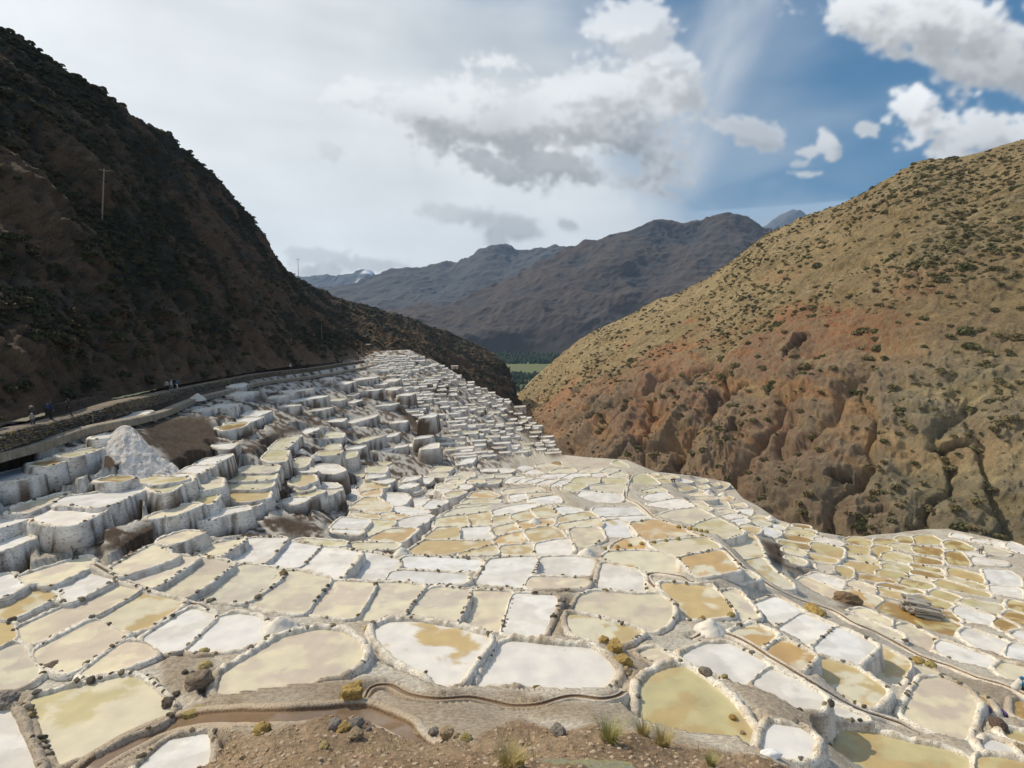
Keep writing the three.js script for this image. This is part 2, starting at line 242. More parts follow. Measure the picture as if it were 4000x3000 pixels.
R('A', 'the group along the muddy brown channel', { st: 0.8, hr: 0.24, big: 1 });
P('k', 230, 1170, 440, 1110, 880, 1005, 950, 1010, 1060, 1070, 1180, 1180, 1220, 1230, 1180, 1320, 900, 1430, 700, 1540, 450, 1640, 350, 1480, 290, 1300);
P('s', -120, 1260, 60, 1250, 130, 1400, 200, 1560, 250, 1720, -120, 1740); P('s', 1010, 1660, 1100, 1570, 1230, 1460, 1490, 1420, 1500, 1560, 1470, 1730, 1000, 1740);
R('A', 'the long curved row of big ponds', { st: 1.15 });
P('t', 810, 220, 1120, 50, 1160, 90, 1230, 130, 1240, 150, 900, 270, 840, 260); P('t', 960, 295, 1270, 140, 1410, 150, 1110, 360, 1000, 330);
P('c', 1140, 375, 1430, 150, 1680, 190, 1340, 430, 1200, 400); P('c', 1380, 430, 1750, 195, 2020, 240, 2000, 300, 1790, 460, 1640, 455);
R('B', 'the long curved row of big ponds', { st: 1.15 });
P('c', -10, 470, 30, 430, 205, 250, 300, 250, 530, 310, 380, 480, 350, 540, 100, 515); P('c', 390, 545, 450, 480, 560, 320, 850, 335, 700, 580, 540, 560);
P('c', 725, 590, 865, 335, 1050, 335, 1200, 360, 1100, 480, 1060, 550, 900, 570, 800, 600); P('c', 1105, 550, 1190, 420, 1290, 365, 1530, 385, 1440, 600, 1280, 570);
P('c', 1465, 605, 1550, 390, 1840, 400, 1760, 680, 1600, 630); P('w', 1785, 685, 1865, 410, 2140, 425, 2160, 460, 2045, 705, 1900, 700);
R('A', 'the white row behind the long curved row', { st: 1.05 });
P('t', 1440, 100, 1500, 60, 1750, 10, 1590, 130, 1480, 125); P('w', 1620, 135, 1790, 10, 2060, 5, 1890, 185, 1700, 160);
R('B', 'the white row behind the long curved row', { st: 1.05 });
P('w', 65, 190, 235, 35, 450, 70, 300, 215, 150, 200); P('w', 320, 230, 490, 70, 745, 110, 590, 295, 440, 270); P('w', 610, 300, 770, 110, 900, 130, 1030, 170, 1000, 220, 940, 305, 760, 310);
P('w', 1035, 180, 1090, 140, 1590, 165, 1610, 190, 1590, 240, 1330, 230, 1040, 215); P('w', 950, 310, 990, 250, 1080, 245, 1500, 270, 1510, 320, 1300, 330, 1100, 320); P('w', 1600, 325, 1690, 160, 1990, 140, 2015, 180, 1990, 230, 1900, 360, 1750, 345);
R('C', 'the white row behind the long curved row', { st: 0.5 });
P('w', 195, 260, 220, 150, 440, 140, 580, 160, 560, 240, 540, 275, 300, 280); P('t', 110, 355, 140, 290, 530, 300, 520, 350, 300, 365); P('s', 630, 360, 660, 185, 900, 250, 940, 280, 930, 340, 950, 390, 780, 390);
R('B', 'the big rounded ponds above the dirt bank', { st: 0.2, hr: 0.26, big: 1, wd: 0.5 });
P('c4', -270, 1120, -240, 990, -140, 920, 0, 840, 200, 720, 450, 665, 600, 680, 720, 750, 760, 830, 740, 910, 600, 990, 300, 1080, 0, 1140, -150, 1150);
P('y2', 860, 660, 960, 610, 1150, 610, 1450, 660, 1660, 720, 1680, 760, 1560, 900, 1450, 1070, 1340, 1085, 1250, 1000, 1000, 860, 870, 720);
R('C', 'the big rounded ponds above the dirt bank', { st: 0.2, hr: 0.26, big: 1, wd: 0.5 });
P('c5', -250, 1080, -65, 770, 0, 750, 300, 780, 560, 800, 680, 880, 740, 960, 730, 1010, 640, 1090, 400, 1110, 200, 1080, 0, 1060);
P('k2', 930, 1080, 1010, 990, 1120, 940, 1240, 935, 1400, 1040, 1560, 1170, 1680, 1330, 1750, 1430, 1700, 1530, 1500, 1520, 1300, 1470, 1000, 1400, 930, 1310, 940, 1180);
R('C', 'the group around the winding canal', { st: 0.5, hr: 0.2 });
P('c', 460, 530, 500, 430, 600, 395, 700, 400, 900, 420, 1050, 415, 1130, 480, 1140, 540, 1100, 620, 1000, 675, 940, 660, 750, 600, 470, 545); P('y', 415, 560, 600, 590, 930, 680, 800, 755, 600, 735, 450, 690, 420, 620);
P('y', 1080, 330, 1300, 350, 1430, 360, 1520, 450, 1590, 550, 1400, 580, 1260, 580, 1200, 460, 1110, 400); P('c', 1520, 400, 1600, 380, 1680, 460, 1760, 570, 1700, 590, 1620, 570, 1560, 480);
P('t3', 1590, 690, 1740, 630, 1880, 700, 1780, 780, 1680, 740); P('s', 1230, 860, 1400, 780, 1560, 775, 1650, 820, 1830, 920, 1680, 1060, 1500, 990, 1300, 900); P('t', 930, 840, 1010, 805, 1160, 880, 1060, 910);
R('C', 'the ochre group behind the winding canal', { st: 0.4 });
P('o', 740, 60, 800, 20, 880, 5, 940, 30, 990, 85, 860, 85, 720, 90); P('o2', 660, 150, 700, 110, 900, 100, 1100, 115, 1180, 160, 1260, 260, 1120, 270, 860, 220, 680, 150); P('k', 1000, 40, 1200, 20, 1380, 5, 1490, 65, 1350, 105, 1180, 125, 1050, 80);
P('t3', 1220, 150, 1500, 95, 1620, 230, 1350, 275, 1280, 210); P('c', 1440, 300, 1700, 250, 1770, 290, 1640, 315); P('y', 1680, 175, 1800, 150, 1850, 220, 2000, 330, 2010, 360, 1900, 330, 1780, 260);
R('D', 'the stepped strip between the two canals', { st: 0.5, hr: 0.2 });
P('s', 0, 490, 150, 430, 340, 535, 180, 640, 90, 570); P('s', 185, 660, 350, 555, 580, 650, 400, 780, 200, 690); P('s', 440, 800, 600, 650, 860, 775, 700, 915, 490, 860); P('t3', 90, 830, 200, 745, 410, 850, 310, 950, 160, 880);
P('y', 370, 990, 490, 880, 700, 940, 930, 1100, 820, 1215, 600, 1100); P('y', 715, 920, 880, 785, 1090, 890, 1100, 920, 1010, 1060, 850, 990); P('c', 1090, 1290, 1160, 1130, 1220, 1030, 1350, 1020, 1500, 1090, 1570, 1180, 1540, 1300, 1470, 1460, 1350, 1420, 1200, 1350);
P('c', 1100, 1060, 1150, 920, 1270, 960, 1300, 1000, 1220, 990, 1160, 1030); P('g', 1590, 1130, 1640, 1160, 1690, 1240, 1670, 1260, 1620, 1200);
R('D', 'the lower right corner below the first canal', { st: 0.3, hr: 0.22, big: 1 });
P('s', 0, 1040, 110, 950, 300, 1030, 490, 1150, 460, 1240, 300, 1230, 130, 1130, 0, 1080); P('s', 490, 1250, 520, 1190, 700, 1270, 830, 1320, 650, 1300); P('k2', 580, 1440, 660, 1390, 850, 1410, 1100, 1480, 1400, 1540, 1530, 1600, 1530, 1740, 540, 1740);
P('k2', 1610, 1590, 1750, 1590, 2040, 1650, 2040, 1790, 1600, 1790); P('s2', 80, 1420, 120, 1350, 330, 1380, 420, 1450, 380, 1580, 200, 1600, 60, 1560); P('g', 1870, 1180, 2040, 1195, 2040, 1360, 1880, 1290); P('k2', 1810, 1420, 1850, 1390, 2010, 1430, 2010, 1510, 1830, 1450); P('s', 1640, 1500, 1700, 1460, 1820, 1500, 1870, 1560, 1700, 1570);
R('D', 'the band above the long brown canal', { st: 0.35, hr: 0.2 });
P('y3', 860, 530, 940, 465, 1100, 500, 1300, 570, 1480, 640, 1440, 720, 1250, 670, 1050, 600); P('c', 1010, 650, 1100, 630, 1270, 720, 1240, 810, 1130, 770, 1080, 730); P('c', 650, 560, 750, 580, 1040, 700, 1050, 740, 900, 690); P('t', 690, 530, 780, 520, 960, 600, 970, 640, 800, 560);
P('s', 1310, 780, 1350, 750, 1700, 870, 1690, 960, 1500, 900, 1330, 830); P('w', 1490, 700, 1540, 660, 1820, 760, 1770, 850, 1600, 790); P('y', 1750, 950, 1790, 910, 2040, 960, 2040, 1060, 1820, 1010); P('s', 1840, 790, 1870, 770, 2040, 810, 2040, 920, 1830, 860);
R('I', 'the right fan of small ponds', { st: 0.25 });
P('y3', 230, 440, 350, 455, 350, 475, 240, 465); P('k2', 190, 465, 400, 500, 400, 515, 190, 485); P('k', 175, 495, 250, 490, 400, 530, 390, 555, 180, 525); P('y3', 150, 535, 260, 540, 370, 575, 360, 600, 140, 570); P('y3', 120, 580, 350, 620, 340, 660, 110, 610); P('k', 150, 640, 320, 680, 310, 705, 160, 690); P('k', 160, 720, 310, 755, 300, 785, 220, 775);
P('s', 415, 560, 440, 555, 635, 600, 635, 620, 420, 585); P('k2', 395, 605, 420, 600, 640, 650, 620, 730, 590, 735, 365, 680); P('k2', 335, 715, 360, 700, 590, 745, 560, 770, 340, 740); P('c', 440, 790, 550, 800, 530, 850, 460, 840); P('k2', 600, 815, 680, 810, 720, 840, 700, 900, 600, 870);
P('y3', 685, 580, 720, 555, 800, 555, 880, 590, 870, 620, 800, 620, 690, 600); P('k2', 680, 620, 860, 640, 840, 710, 690, 690); P('k', 670, 720, 690, 700, 880, 720, 940, 760, 930, 780, 800, 770); P('k2', 655, 790, 700, 760, 940, 795, 950, 820, 920, 870, 760, 840);
P('y3', 935, 570, 1100, 570, 1070, 625, 930, 605); P('k2', 890, 670, 940, 625, 1050, 640, 1020, 690, 980, 730, 910, 700); P('y3', 1110, 590, 1130, 550, 1230, 550, 1240, 600, 1120, 600); P('k', 1080, 610, 1240, 620, 1250, 680, 1060, 650); P('k2', 1255, 560, 1300, 540, 1400, 535, 1480, 575, 1470, 610, 1260, 600); P('y3', 1265, 625, 1480, 650, 1510, 690, 1500, 715, 1280, 685);
P('k', 1010, 700, 1060, 680, 1225, 720, 1225, 775, 1000, 745); P('k', 985, 760, 1100, 770, 1210, 800, 985, 785); P('y3', 1255, 720, 1300, 715, 1490, 760, 1480, 785, 1260, 770); P('k', 1010, 790, 1220, 810, 1220, 840, 1190, 860, 1010, 820); P('k2', 955, 850, 990, 835, 1180, 870, 1170, 900, 1100, 925, 960, 890); P('y3', 1250, 785, 1480, 830, 1470, 850, 1255, 820); P('g', 1250, 845, 1300, 840, 1510, 885, 1490, 905, 1260, 870);
R('I', 'the far right end beside the ravine', { st: 0.25 });
P('y3', 1530, 600, 1590, 575, 1680, 600, 1770, 650, 1760, 660, 1650, 670, 1560, 650); P('y3', 1545, 690, 1650, 675, 1720, 760, 1720, 795, 1580, 790, 1560, 740); P('s', 1590, 540, 1620, 515, 1750, 555, 1760, 580, 1680, 560); P('s', 1775, 570, 1900, 580, 1900, 610, 1770, 590); P('s', 1920, 590, 1940, 575, 2070, 620, 2050, 650);
P('w', 2080, 610, 2100, 595, 2290, 670, 2290, 730, 2080, 640); P('t', 1870, 620, 2080, 680, 2040, 710, 1900, 690); P('s', 1690, 680, 1850, 690, 1840, 710, 1720, 715); P('s', 1775, 735, 1800, 725, 2060, 770, 2030, 790, 1780, 780); P('k2', 1575, 830, 1620, 825, 1830, 880, 1850, 950, 1590, 890);
P('w', 1875, 830, 2060, 840, 2150, 890, 2170, 980, 1930, 960); P('w', 1935, 975, 2165, 995, 2180, 1080, 1960, 1040);
R('I', 'the right band around the slab pile', { st: 0.3 });
P('k', 1560, 890, 1640, 910, 1860, 970, 1850, 1000, 1600, 920); P('k2', 1450, 950, 1500, 920, 1700, 980, 1900, 1040, 1890, 1065, 1500, 985); P('k', 1230, 895, 1300, 890, 1420, 930, 1400, 945, 1240, 920); P('y3', 1165, 960, 1180, 920, 1260, 930, 1410, 960, 1410, 985, 1250, 1000, 1170, 975); P('g', 770, 880, 900, 890, 1080, 930, 1060, 955, 780, 900); P('y3', 960, 975, 1020, 955, 1320, 1020, 1310, 1040, 1000, 990); P('c2', 970, 990, 1150, 1030, 1210, 1070, 1150, 1090, 960, 1040);
P('k2', 1410, 1040, 1460, 1010, 1650, 1070, 1620, 1110, 1480, 1080); P('y3', 1280, 1070, 1320, 1055, 1560, 1120, 1600, 1150, 1580, 1190, 1450, 1160, 1300, 1100); P('y3', 1455, 1190, 1560, 1200, 1640, 1270, 1610, 1280, 1460, 1220); P('k', 1670, 1110, 1700, 1090, 2010, 1140, 2010, 1220, 1900, 1200); P('s', 1620, 1200, 1650, 1150, 1940, 1240, 1930, 1330, 1780, 1290, 1630, 1220);
P('y3', 2085, 1120, 2110, 1100, 2300, 1150, 2300, 1230, 2100, 1170); P('g', 2040, 1240, 2100, 1190, 2300, 1260, 2300, 1350, 2212, 1310); P('g', 1975, 1290, 2010, 1260, 2140, 1320, 2150, 1350, 2090, 1390, 1990, 1320); P('s', 340, 900, 420, 865, 630, 930, 610, 1000, 480, 970); P('t', 270, 930, 330, 900, 660, 1040, 640, 1060, 560, 1100, 300, 970); P('t', 680, 960, 740, 930, 910, 990, 900, 1030, 760, 990); P('t3', 650, 1020, 700, 1000, 980, 1090, 870, 1160, 750, 1080); P('s', 2130, 1400, 2170, 1360, 2300, 1390, 2300, 1460, 2212, 1445);
R('G', 'the middle terrace under the red cliff', { st: 0.2 });
P('w', 1565, 680, 1600, 640, 1950, 670, 1960, 720, 1900, 745, 1700, 745, 1580, 700); P('c', 1620, 620, 1700, 590, 1900, 575, 1990, 590, 1990, 630, 1940, 665, 1680, 640); P('k', 1420, 640, 1440, 590, 1500, 570, 1640, 580, 1540, 630, 1450, 650); P('k', 1490, 560, 1540, 520, 1600, 510, 1750, 520, 1730, 560, 1660, 575, 1520, 570); P('k', 1750, 565, 1770, 520, 2010, 525, 2000, 565, 1800, 575);
P('k', 1850, 500, 1920, 465, 2010, 490, 1980, 515); P('c', 1770, 460, 1840, 425, 1930, 430, 1880, 480, 1810, 490); P('k', 1880, 380, 1920, 355, 2000, 390, 2030, 425, 1950, 410); P('w', 1400, 530, 1500, 480, 1640, 475, 1660, 495, 1530, 510, 1430, 540); P('s', 1310, 595, 1410, 540, 1470, 545, 1450, 580, 1390, 600); P('c', 1560, 460, 1640, 425, 1780, 430, 1740, 460, 1640, 475); P('w', 1660, 490, 1780, 470, 1820, 490, 1760, 505, 1680, 500);
P('w', 1200, 510, 1240, 485, 1440, 480, 1480, 490, 1380, 525, 1260, 520); P('c', 1310, 460, 1390, 430, 1500, 430, 1540, 460, 1440, 470); P('w', 1070, 470, 1130, 440, 1230, 470, 1200, 490, 1110, 495); P('c', 1180, 400, 1250, 380, 1380, 410, 1300, 430, 1210, 430); P('w', 960, 440, 1040, 405, 1140, 425, 1050, 455); P('b', 1300, 385, 1390, 360, 1400, 395, 1370, 410);
P('w', 890, 550, 940, 510, 1060, 505, 1000, 545, 900, 575); P('w', 980, 570, 1060, 520, 1140, 525, 1100, 545, 1040, 575); P('w', 1060, 570, 1110, 545, 1200, 525, 1260, 530, 1150, 565); P('s', 1170, 580, 1270, 540, 1370, 530, 1330, 560, 1240, 590);
R('G', 'the ochre checkerboard in mid terrace', { st: 0.3 });
P('c', 880, 640, 900, 625, 1160, 600, 1240, 630, 1280, 650, 1060, 655, 890, 660); P('w', 935, 680, 1080, 660, 1110, 690, 960, 735); P('t', 1100, 660, 1290, 655, 1340, 660, 1120, 690); P('w', 1120, 715, 1350, 680, 1380, 710, 1390, 745, 1200, 755); P('t3', 560, 700, 600, 650, 700, 640, 820, 680, 760, 700, 640, 705); P('y', 490, 750, 540, 715, 820, 720, 820, 740, 660, 750); P('c', 430, 785, 480, 770, 830, 755, 760, 775, 500, 795);
P('c', 320, 860, 420, 810, 800, 765, 960, 760, 900, 785, 620, 830); P('w', 790, 820, 960, 775, 1140, 755, 1180, 765, 1090, 800, 850, 860, 800, 855); P('y', 250, 960, 260, 895, 510, 865, 520, 960, 400, 970); P('y', 535, 955, 535, 865, 720, 835, 745, 870, 740, 900, 720, 945); P('y', 790, 940, 790, 880, 930, 865, 980, 910, 860, 945); P('y', 960, 860, 1100, 825, 1160, 875, 1160, 890, 980, 915); P('y', 1140, 810, 1280, 775, 1370, 855, 1220, 885);
P('s', 1340, 800, 1440, 785, 1560, 810, 1580, 830, 1470, 860, 1390, 850); P('y', 1390, 890, 1480, 860, 1660, 835, 1730, 880, 1560, 910, 1400, 930); P('y', 1390, 980, 1400, 950, 1740, 895, 1780, 930, 1750, 960, 1560, 980, 1430, 990); P('t3', 1020, 930, 1200, 905, 1300, 900, 1320, 930, 1280, 960, 1070, 990); P('y', 790, 980, 1000, 935, 1050, 1000, 850, 1060, 800, 1040); P('o', 790, 1110, 850, 1060, 1050, 1015, 1130, 1110, 860, 1145); P('y', 1080, 1005, 1290, 965, 1380, 1010, 1430, 1070, 1150, 1115);
P('c2', 160, 1070, 270, 980, 450, 975, 440, 1090, 280, 1090); P('s', 475, 985, 720, 970, 720, 1030, 760, 1070, 640, 1095, 470, 1095); P('c2', 10, 1200, 140, 1100, 740, 1110, 760, 1130, 560, 1180, 300, 1220, 60, 1220); P('y', 450, 1225, 740, 1150, 790, 1160, 810, 1210, 640, 1220); P('y', 850, 1200, 870, 1150, 1120, 1135, 1145, 1165, 1145, 1220, 900, 1220); P('s', 1185, 1130, 1380, 1090, 1460, 1090, 1500, 1180, 1460, 1215, 1330, 1240, 1220, 1240, 1180, 1200);
P('t', 1500, 1000, 1540, 980, 1740, 980, 1790, 1080, 1700, 1120, 1540, 1170); P('y2', 1800, 960, 1830, 920, 1930, 905, 2000, 960, 2070, 1030, 2020, 1060, 1860, 1060);
R('H', 'the terrace along the dividing canal', { st: 0.35 });
P('w', 55, 600, 60, 555, 420, 555, 480, 600, 500, 615, 300, 640, 100, 640); P('w', 145, 650, 300, 645, 530, 630, 560, 660, 380, 705, 310, 670); P('o', 400, 700, 600, 670, 740, 710, 930, 780, 860, 800, 600, 850, 540, 850, 450, 760); P('c', 620, 640, 800, 580, 1000, 560, 1150, 640, 1020, 690, 900, 730, 760, 700); P('k', 950, 760, 1040, 700, 1180, 655, 1410, 770, 1390, 795, 1250, 830, 1130, 830);
P('w', 550, 520, 840, 470, 960, 540, 730, 590, 580, 540); P('w', 520, 470, 540, 440, 700, 415, 770, 460, 560, 500); P('k', 480, 410, 520, 395, 650, 370, 720, 405, 600, 420); P('k', 410, 340, 420, 270, 480, 240, 560, 260, 650, 335, 560, 345); P('y', 1210, 870, 1440, 800, 1520, 820, 1590, 960, 1600, 1010, 1400, 1030);
R('H', 'the outer edge above the red ravine', { st: 0.15 });
P('y', 560, 240, 610, 235, 640, 260, 600, 270); P('k', 620, 270, 680, 260, 720, 285, 650, 290); P('k', 700, 255, 760, 250, 830, 275, 740, 285); P('k2', 650, 300, 740, 295, 770, 320, 680, 325); P('s', 790, 300, 860, 290, 960, 320, 860, 320); P('k', 980, 300, 1060, 290, 1100, 310, 1030, 320); P('y', 1090, 330, 1190, 325, 1200, 350, 1120, 355); P('y', 1130, 375, 1220, 320, 1300, 335, 1240, 385, 1190, 400); P('y', 990, 350, 1080, 340, 1110, 370, 1020, 380); P('k2', 810, 365, 950, 360, 990, 375, 870, 400);
P('k', 880, 410, 1000, 380, 1060, 400, 950, 415); P('t', 820, 430, 1000, 415, 1160, 440, 1000, 445); P('t', 870, 460, 1060, 455, 1190, 465, 1130, 480, 950, 480); P('o', 1200, 460, 1270, 440, 1330, 465, 1290, 485, 1230, 480); P('t', 950, 495, 1030, 490, 1130, 570, 1080, 580, 990, 530); P('c', 1060, 490, 1270, 500, 1290, 540, 1130, 540); P('t', 1120, 550, 1290, 545, 1290, 560, 1160, 580); P('t', 1310, 520, 1420, 510, 1460, 550, 1330, 550);
P('t', 1170, 590, 1290, 570, 1370, 590, 1290, 610); P('s', 1380, 570, 1500, 570, 1490, 620, 1390, 600); P('s', 1210, 640, 1340, 610, 1470, 650, 1330, 660, 1260, 660); P('s', 1310, 680, 1440, 655, 1480, 680, 1380, 710); P('y', 1510, 650, 1540, 620, 1680, 660, 1660, 675, 1540, 660); P('y', 1480, 680, 1530, 670, 1670, 700, 1640, 720, 1490, 700); P('c2', 1410, 730, 1440, 715, 1580, 750, 1550, 790, 1440, 765); P('y2', 1570, 780, 1620, 735, 1780, 780, 1700, 830); P('y', 1690, 690, 1830, 705, 1810, 725, 1690, 705); P('w', 1660, 730, 1690, 710, 1800, 740, 1790, 755);
R('G', 'the steps at the white slope foot', { st: 0.15, sk: 2 });
P('w', 0, 760, 10, 720, 150, 710, 160, 730, 110, 790, 20, 790); P('s', 140, 790, 200, 725, 290, 720, 330, 735, 240, 790, 170, 800); P('w', -20, 800, 100, 800, 190, 840, 0, 850); P('w', -20, 960, 0, 880, 100, 860, 190, 870, 180, 900, 60, 970); P('s', -20, 700, 0, 670, 180, 680, 330, 700, 180, 715); P('w', 180, 660, 220, 625, 330, 640, 280, 670);
P('t', 260, 600, 300, 565, 430, 590, 400, 610); P('s', 250, 615, 480, 640, 350, 680, 330, 640); P('y', 340, 670, 400, 640, 500, 645, 440, 680, 370, 700); P('w', 440, 600, 480, 575, 570, 590, 530, 620); P('t', 350, 560, 400, 530, 500, 545, 450, 590); P('c', 360, 525, 380, 505, 480, 500, 530, 515, 500, 540); P('c', 440, 490, 480, 460, 580, 470, 590, 500, 540, 505); P('c', 600, 510, 640, 490, 760, 490, 750, 520); P('t', 540, 545, 560, 530, 670, 530, 680, 560, 580, 565); P('c', 690, 575, 710, 540, 830, 535, 800, 570);
P('c', 770, 510, 790, 485, 930, 485, 900, 510); P('w', 680, 450, 700, 430, 800, 430, 790, 460); P('w', 810, 470, 840, 425, 960, 440, 930, 465); P('k', 210, 460, 270, 410, 390, 420, 350, 455); P('c', 160, 500, 230, 470, 340, 480, 310, 510); P('w', 450, 395, 520, 340, 600, 330, 560, 380);
R('F', 'the hollow below the brown soil slope', { st: 0.3, sk: 2.2 });
P('o', 1080, 1570, 1210, 1500, 1400, 1495, 1300, 1590, 1180, 1590); P('k', 990, 1540, 1060, 1430, 1240, 1440, 1180, 1490, 1090, 1550); P('s', 790, 1490, 860, 1410, 1040, 1430, 990, 1500); P('w', 790, 1503, 990, 1512, 970, 1537, 850, 1522); P('y', 940, 1330, 1030, 1260, 1090, 1255, 1210, 1330, 1190, 1360, 1110, 1365); P('o', 1150, 1420, 1170, 1370, 1340, 1400, 1260, 1436); P('y', 930, 1370, 1110, 1390, 1120, 1430, 990, 1400);
P('w', 1225, 1490, 1330, 1420, 1440, 1395, 1510, 1400, 1480, 1440, 1380, 1490); P('w', 1240, 1340, 1280, 1325, 1500, 1370, 1420, 1385, 1260, 1370); P('w', 1180, 1290, 1210, 1225, 1320, 1230, 1350, 1260, 1310, 1310, 1230, 1320); P('y', 980, 1170, 1030, 1120, 1100, 1130, 1185, 1160, 1180, 1180, 1020, 1205); P('o', 1010, 1220, 1130, 1192, 1130, 1250, 1020, 1250); P('w', 1060, 1115, 1240, 1120, 1190, 1150); P('s', 850, 1190, 950, 1165, 1000, 1210, 920, 1310, 880, 1270);
P('k', 520, 1590, 560, 1575, 860, 1600, 840, 1620, 700, 1625); P('k', 930, 1640, 960, 1605, 1250, 1610, 1240, 1640, 1080, 1650);
R('F', 'the shelf right of the winding white bank', { st: 0.2, sk: 3 });
P('y', 920, 1080, 960, 1020, 1030, 1020, 1040, 1060, 990, 1100); P('k', 1045, 1010, 1090, 990, 1210, 990, 1160, 1020); P('k', 1050, 1060, 1060, 1025, 1180, 1028, 1160, 1070); P('w', 1055, 1110, 1070, 1078, 1150, 1078, 1160, 1100); P('s', 640, 1030, 700, 1005, 790, 1010, 850, 1050, 800, 1075, 700, 1065); P('k2', 465, 1140, 540, 1090, 620, 1090, 630, 1130, 540, 1170); P('c', 510, 1190, 610, 1174, 620, 1195, 540, 1210); P('k', 500, 1230, 560, 1215, 690, 1210, 600, 1250, 510, 1250);
P('w', 650, 1185, 700, 1150, 780, 1150, 820, 1180); P('c', 650, 1200, 830, 1192, 720, 1250, 700, 1220); P('s', 410, 1290, 480, 1262, 580, 1262, 500, 1310); P('k', 500, 990, 530, 955, 590, 960, 560, 1020, 510, 1030); P('w', 520, 1042, 600, 1034, 640, 1060, 560, 1060); P('k', 700, 900, 740, 860, 820, 850, 820, 888); P('k2', 670, 935, 690, 908, 830, 900, 800, 930); P('k', 880, 960, 900, 910, 950, 910, 940, 950); P('k', 730, 780, 770, 760, 850, 770, 840, 800, 760, 800);
R('F', 'the khaki stairway left of the white bank', { st: 0.4, sk: 2 });
P('k2', -10, 1290, 20, 1210, 270, 1200, 260, 1260, 150, 1285); P('k', -20, 1192, 10, 1145, 300, 1135, 270, 1188); P('k', 10, 1130, 70, 1080, 320, 1075, 300, 1120); P('c', 75, 1070, 130, 1020, 340, 1015, 320, 1065); P('c', -30, 1325, 220, 1298, 150, 1330); P('k', 260, 960, 310, 900, 420, 900, 400, 980, 330, 985); P('k', 310, 890, 380, 820, 470, 790, 520, 780, 440, 860, 400, 890); P('w', 510, 770, 600, 730, 680, 720, 640, 745, 560, 780);
P('k', -40, 745, -20, 690, 110, 685, 60, 730);
R('E', 'the tall white walls at the left', { st: 0.35, sk: 4, hr: 0.16 });
P('w', 490, 1290, 560, 1230, 900, 1190, 1130, 1155, 1010, 1220, 830, 1310, 660, 1290); P('w', 330, 1390, 470, 1310, 660, 1312, 820, 1330, 600, 1450, 500, 1450, 350, 1420); P('c', 110, 1350, 200, 1290, 500, 1195, 300, 1320, 240, 1350); P('s', -80, 1430, 70, 1370, 240, 1380, 130, 1430, -80, 1510); P('w', -80, 1600, 160, 1535, 210, 1570, 60, 1640, -80, 1690); P('w', -90, 1120, 20, 1050, 180, 995, 270, 1000, 360, 1030, 180, 1080, 60, 1100);
P('y3', 270, 960, 500, 900, 570, 905, 480, 945, 390, 980); P('k', 500, 890, 720, 840, 810, 825, 700, 870, 590, 905); P('w', 770, 745, 900, 710, 1000, 680, 950, 720, 820, 760); P('y3', 820, 1095, 900, 1070, 1020, 1060, 1060, 1080, 970, 1105); P('k', 1065, 1080, 1200, 1065, 1480, 1075, 1470, 1090, 1300, 1120, 1070, 1100); P('k', 1220, 1140, 1310, 1128, 1430, 1132, 1350, 1190, 1290, 1180);
R('E', 'the white strips under the brown soil bank', { st: 0.3, sk: 3 });
P('w', 1340, 1045, 1500, 1045, 1540, 1060, 1510, 1120, 1490, 1070); P('w', 1480, 1030, 1560, 980, 1700, 975, 1600, 1040); P('w', 1600, 972, 1680, 920, 1850, 885, 1800, 915, 1700, 970); P('t', 1570, 1140, 1620, 1090, 1770, 1080, 1760, 1150, 1650, 1170); P('k2', 1590, 1240, 1620, 1200, 1720, 1215, 1730, 1230, 1680, 1290); P('t', 1230, 1400, 1260, 1380, 1490, 1290, 1600, 1285, 1420, 1370); P('c3', 1550, 1420, 1640, 1370, 1960, 1310, 1975, 1330, 1800, 1370, 1700, 1410);
P('t', 1310, 1580, 1480, 1510, 1600, 1520, 1500, 1570, 1380, 1610); P('y3', 1780, 665, 1900, 630, 1990, 620, 1950, 660, 1830, 690); P('s', 1740, 810, 1900, 790, 1850, 840); P('w', 1590, 530, 1700, 505, 1720, 515, 1600, 540); P('w', 1740, 500, 1790, 480, 1920, 470, 1850, 510); P('w', 1850, 405, 1950, 380, 2074, 375, 1950, 410); R('E', 'the strip between the two paths', { st: 0.2, dy: -0.6 });
P('w', 870, 600, 1010, 560, 1220, 530, 1110, 580, 960, 610);
R('F', 'the tall white steps under the path', { st: 0.1, sk: 4 });
P('w', 105, 635, 160, 600, 290, 595, 200, 640); P('w', 60, 670, 130, 648, 230, 644, 150, 680); P('w', 380, 570, 420, 555, 520, 550, 500, 560); P('w', 300, 505, 330, 485, 420, 478, 390, 490); P('w', 460, 520, 560, 490, 720, 480, 700, 490, 500, 530); P('w', 610, 600, 680, 580, 760, 570, 700, 590); P('s', 380, 450, 470, 440, 620, 425, 450, 460); P('k', 740, 520, 790, 505, 870, 500, 830, 520); P('w', 900, 535, 950, 515, 995, 513, 940, 535); P('w', 800, 395, 850, 375, 940, 370, 880, 395);
P('w', 950, 350, 1120, 330, 1090, 345, 970, 365); P('k', 900, 480, 930, 462, 975, 460, 940, 480); P('w', 730, 680, 800, 660, 870, 655, 840, 680); P('w', 890, 695, 960, 660, 1110, 620, 1080, 645, 940, 690); P('w', 980, 450, 1080, 435, 1160, 425, 1110, 440); P('k', 940, 840, 1040, 800, 1160, 780, 1080, 810, 960, 850); P('w', 1080, 915, 1130, 890, 1240, 880, 1200, 900); P('w', 1240, 880, 1280, 860, 1340, 855, 1320, 870); P('w', 1350, 870, 1380, 845, 1450, 840, 1430, 860);
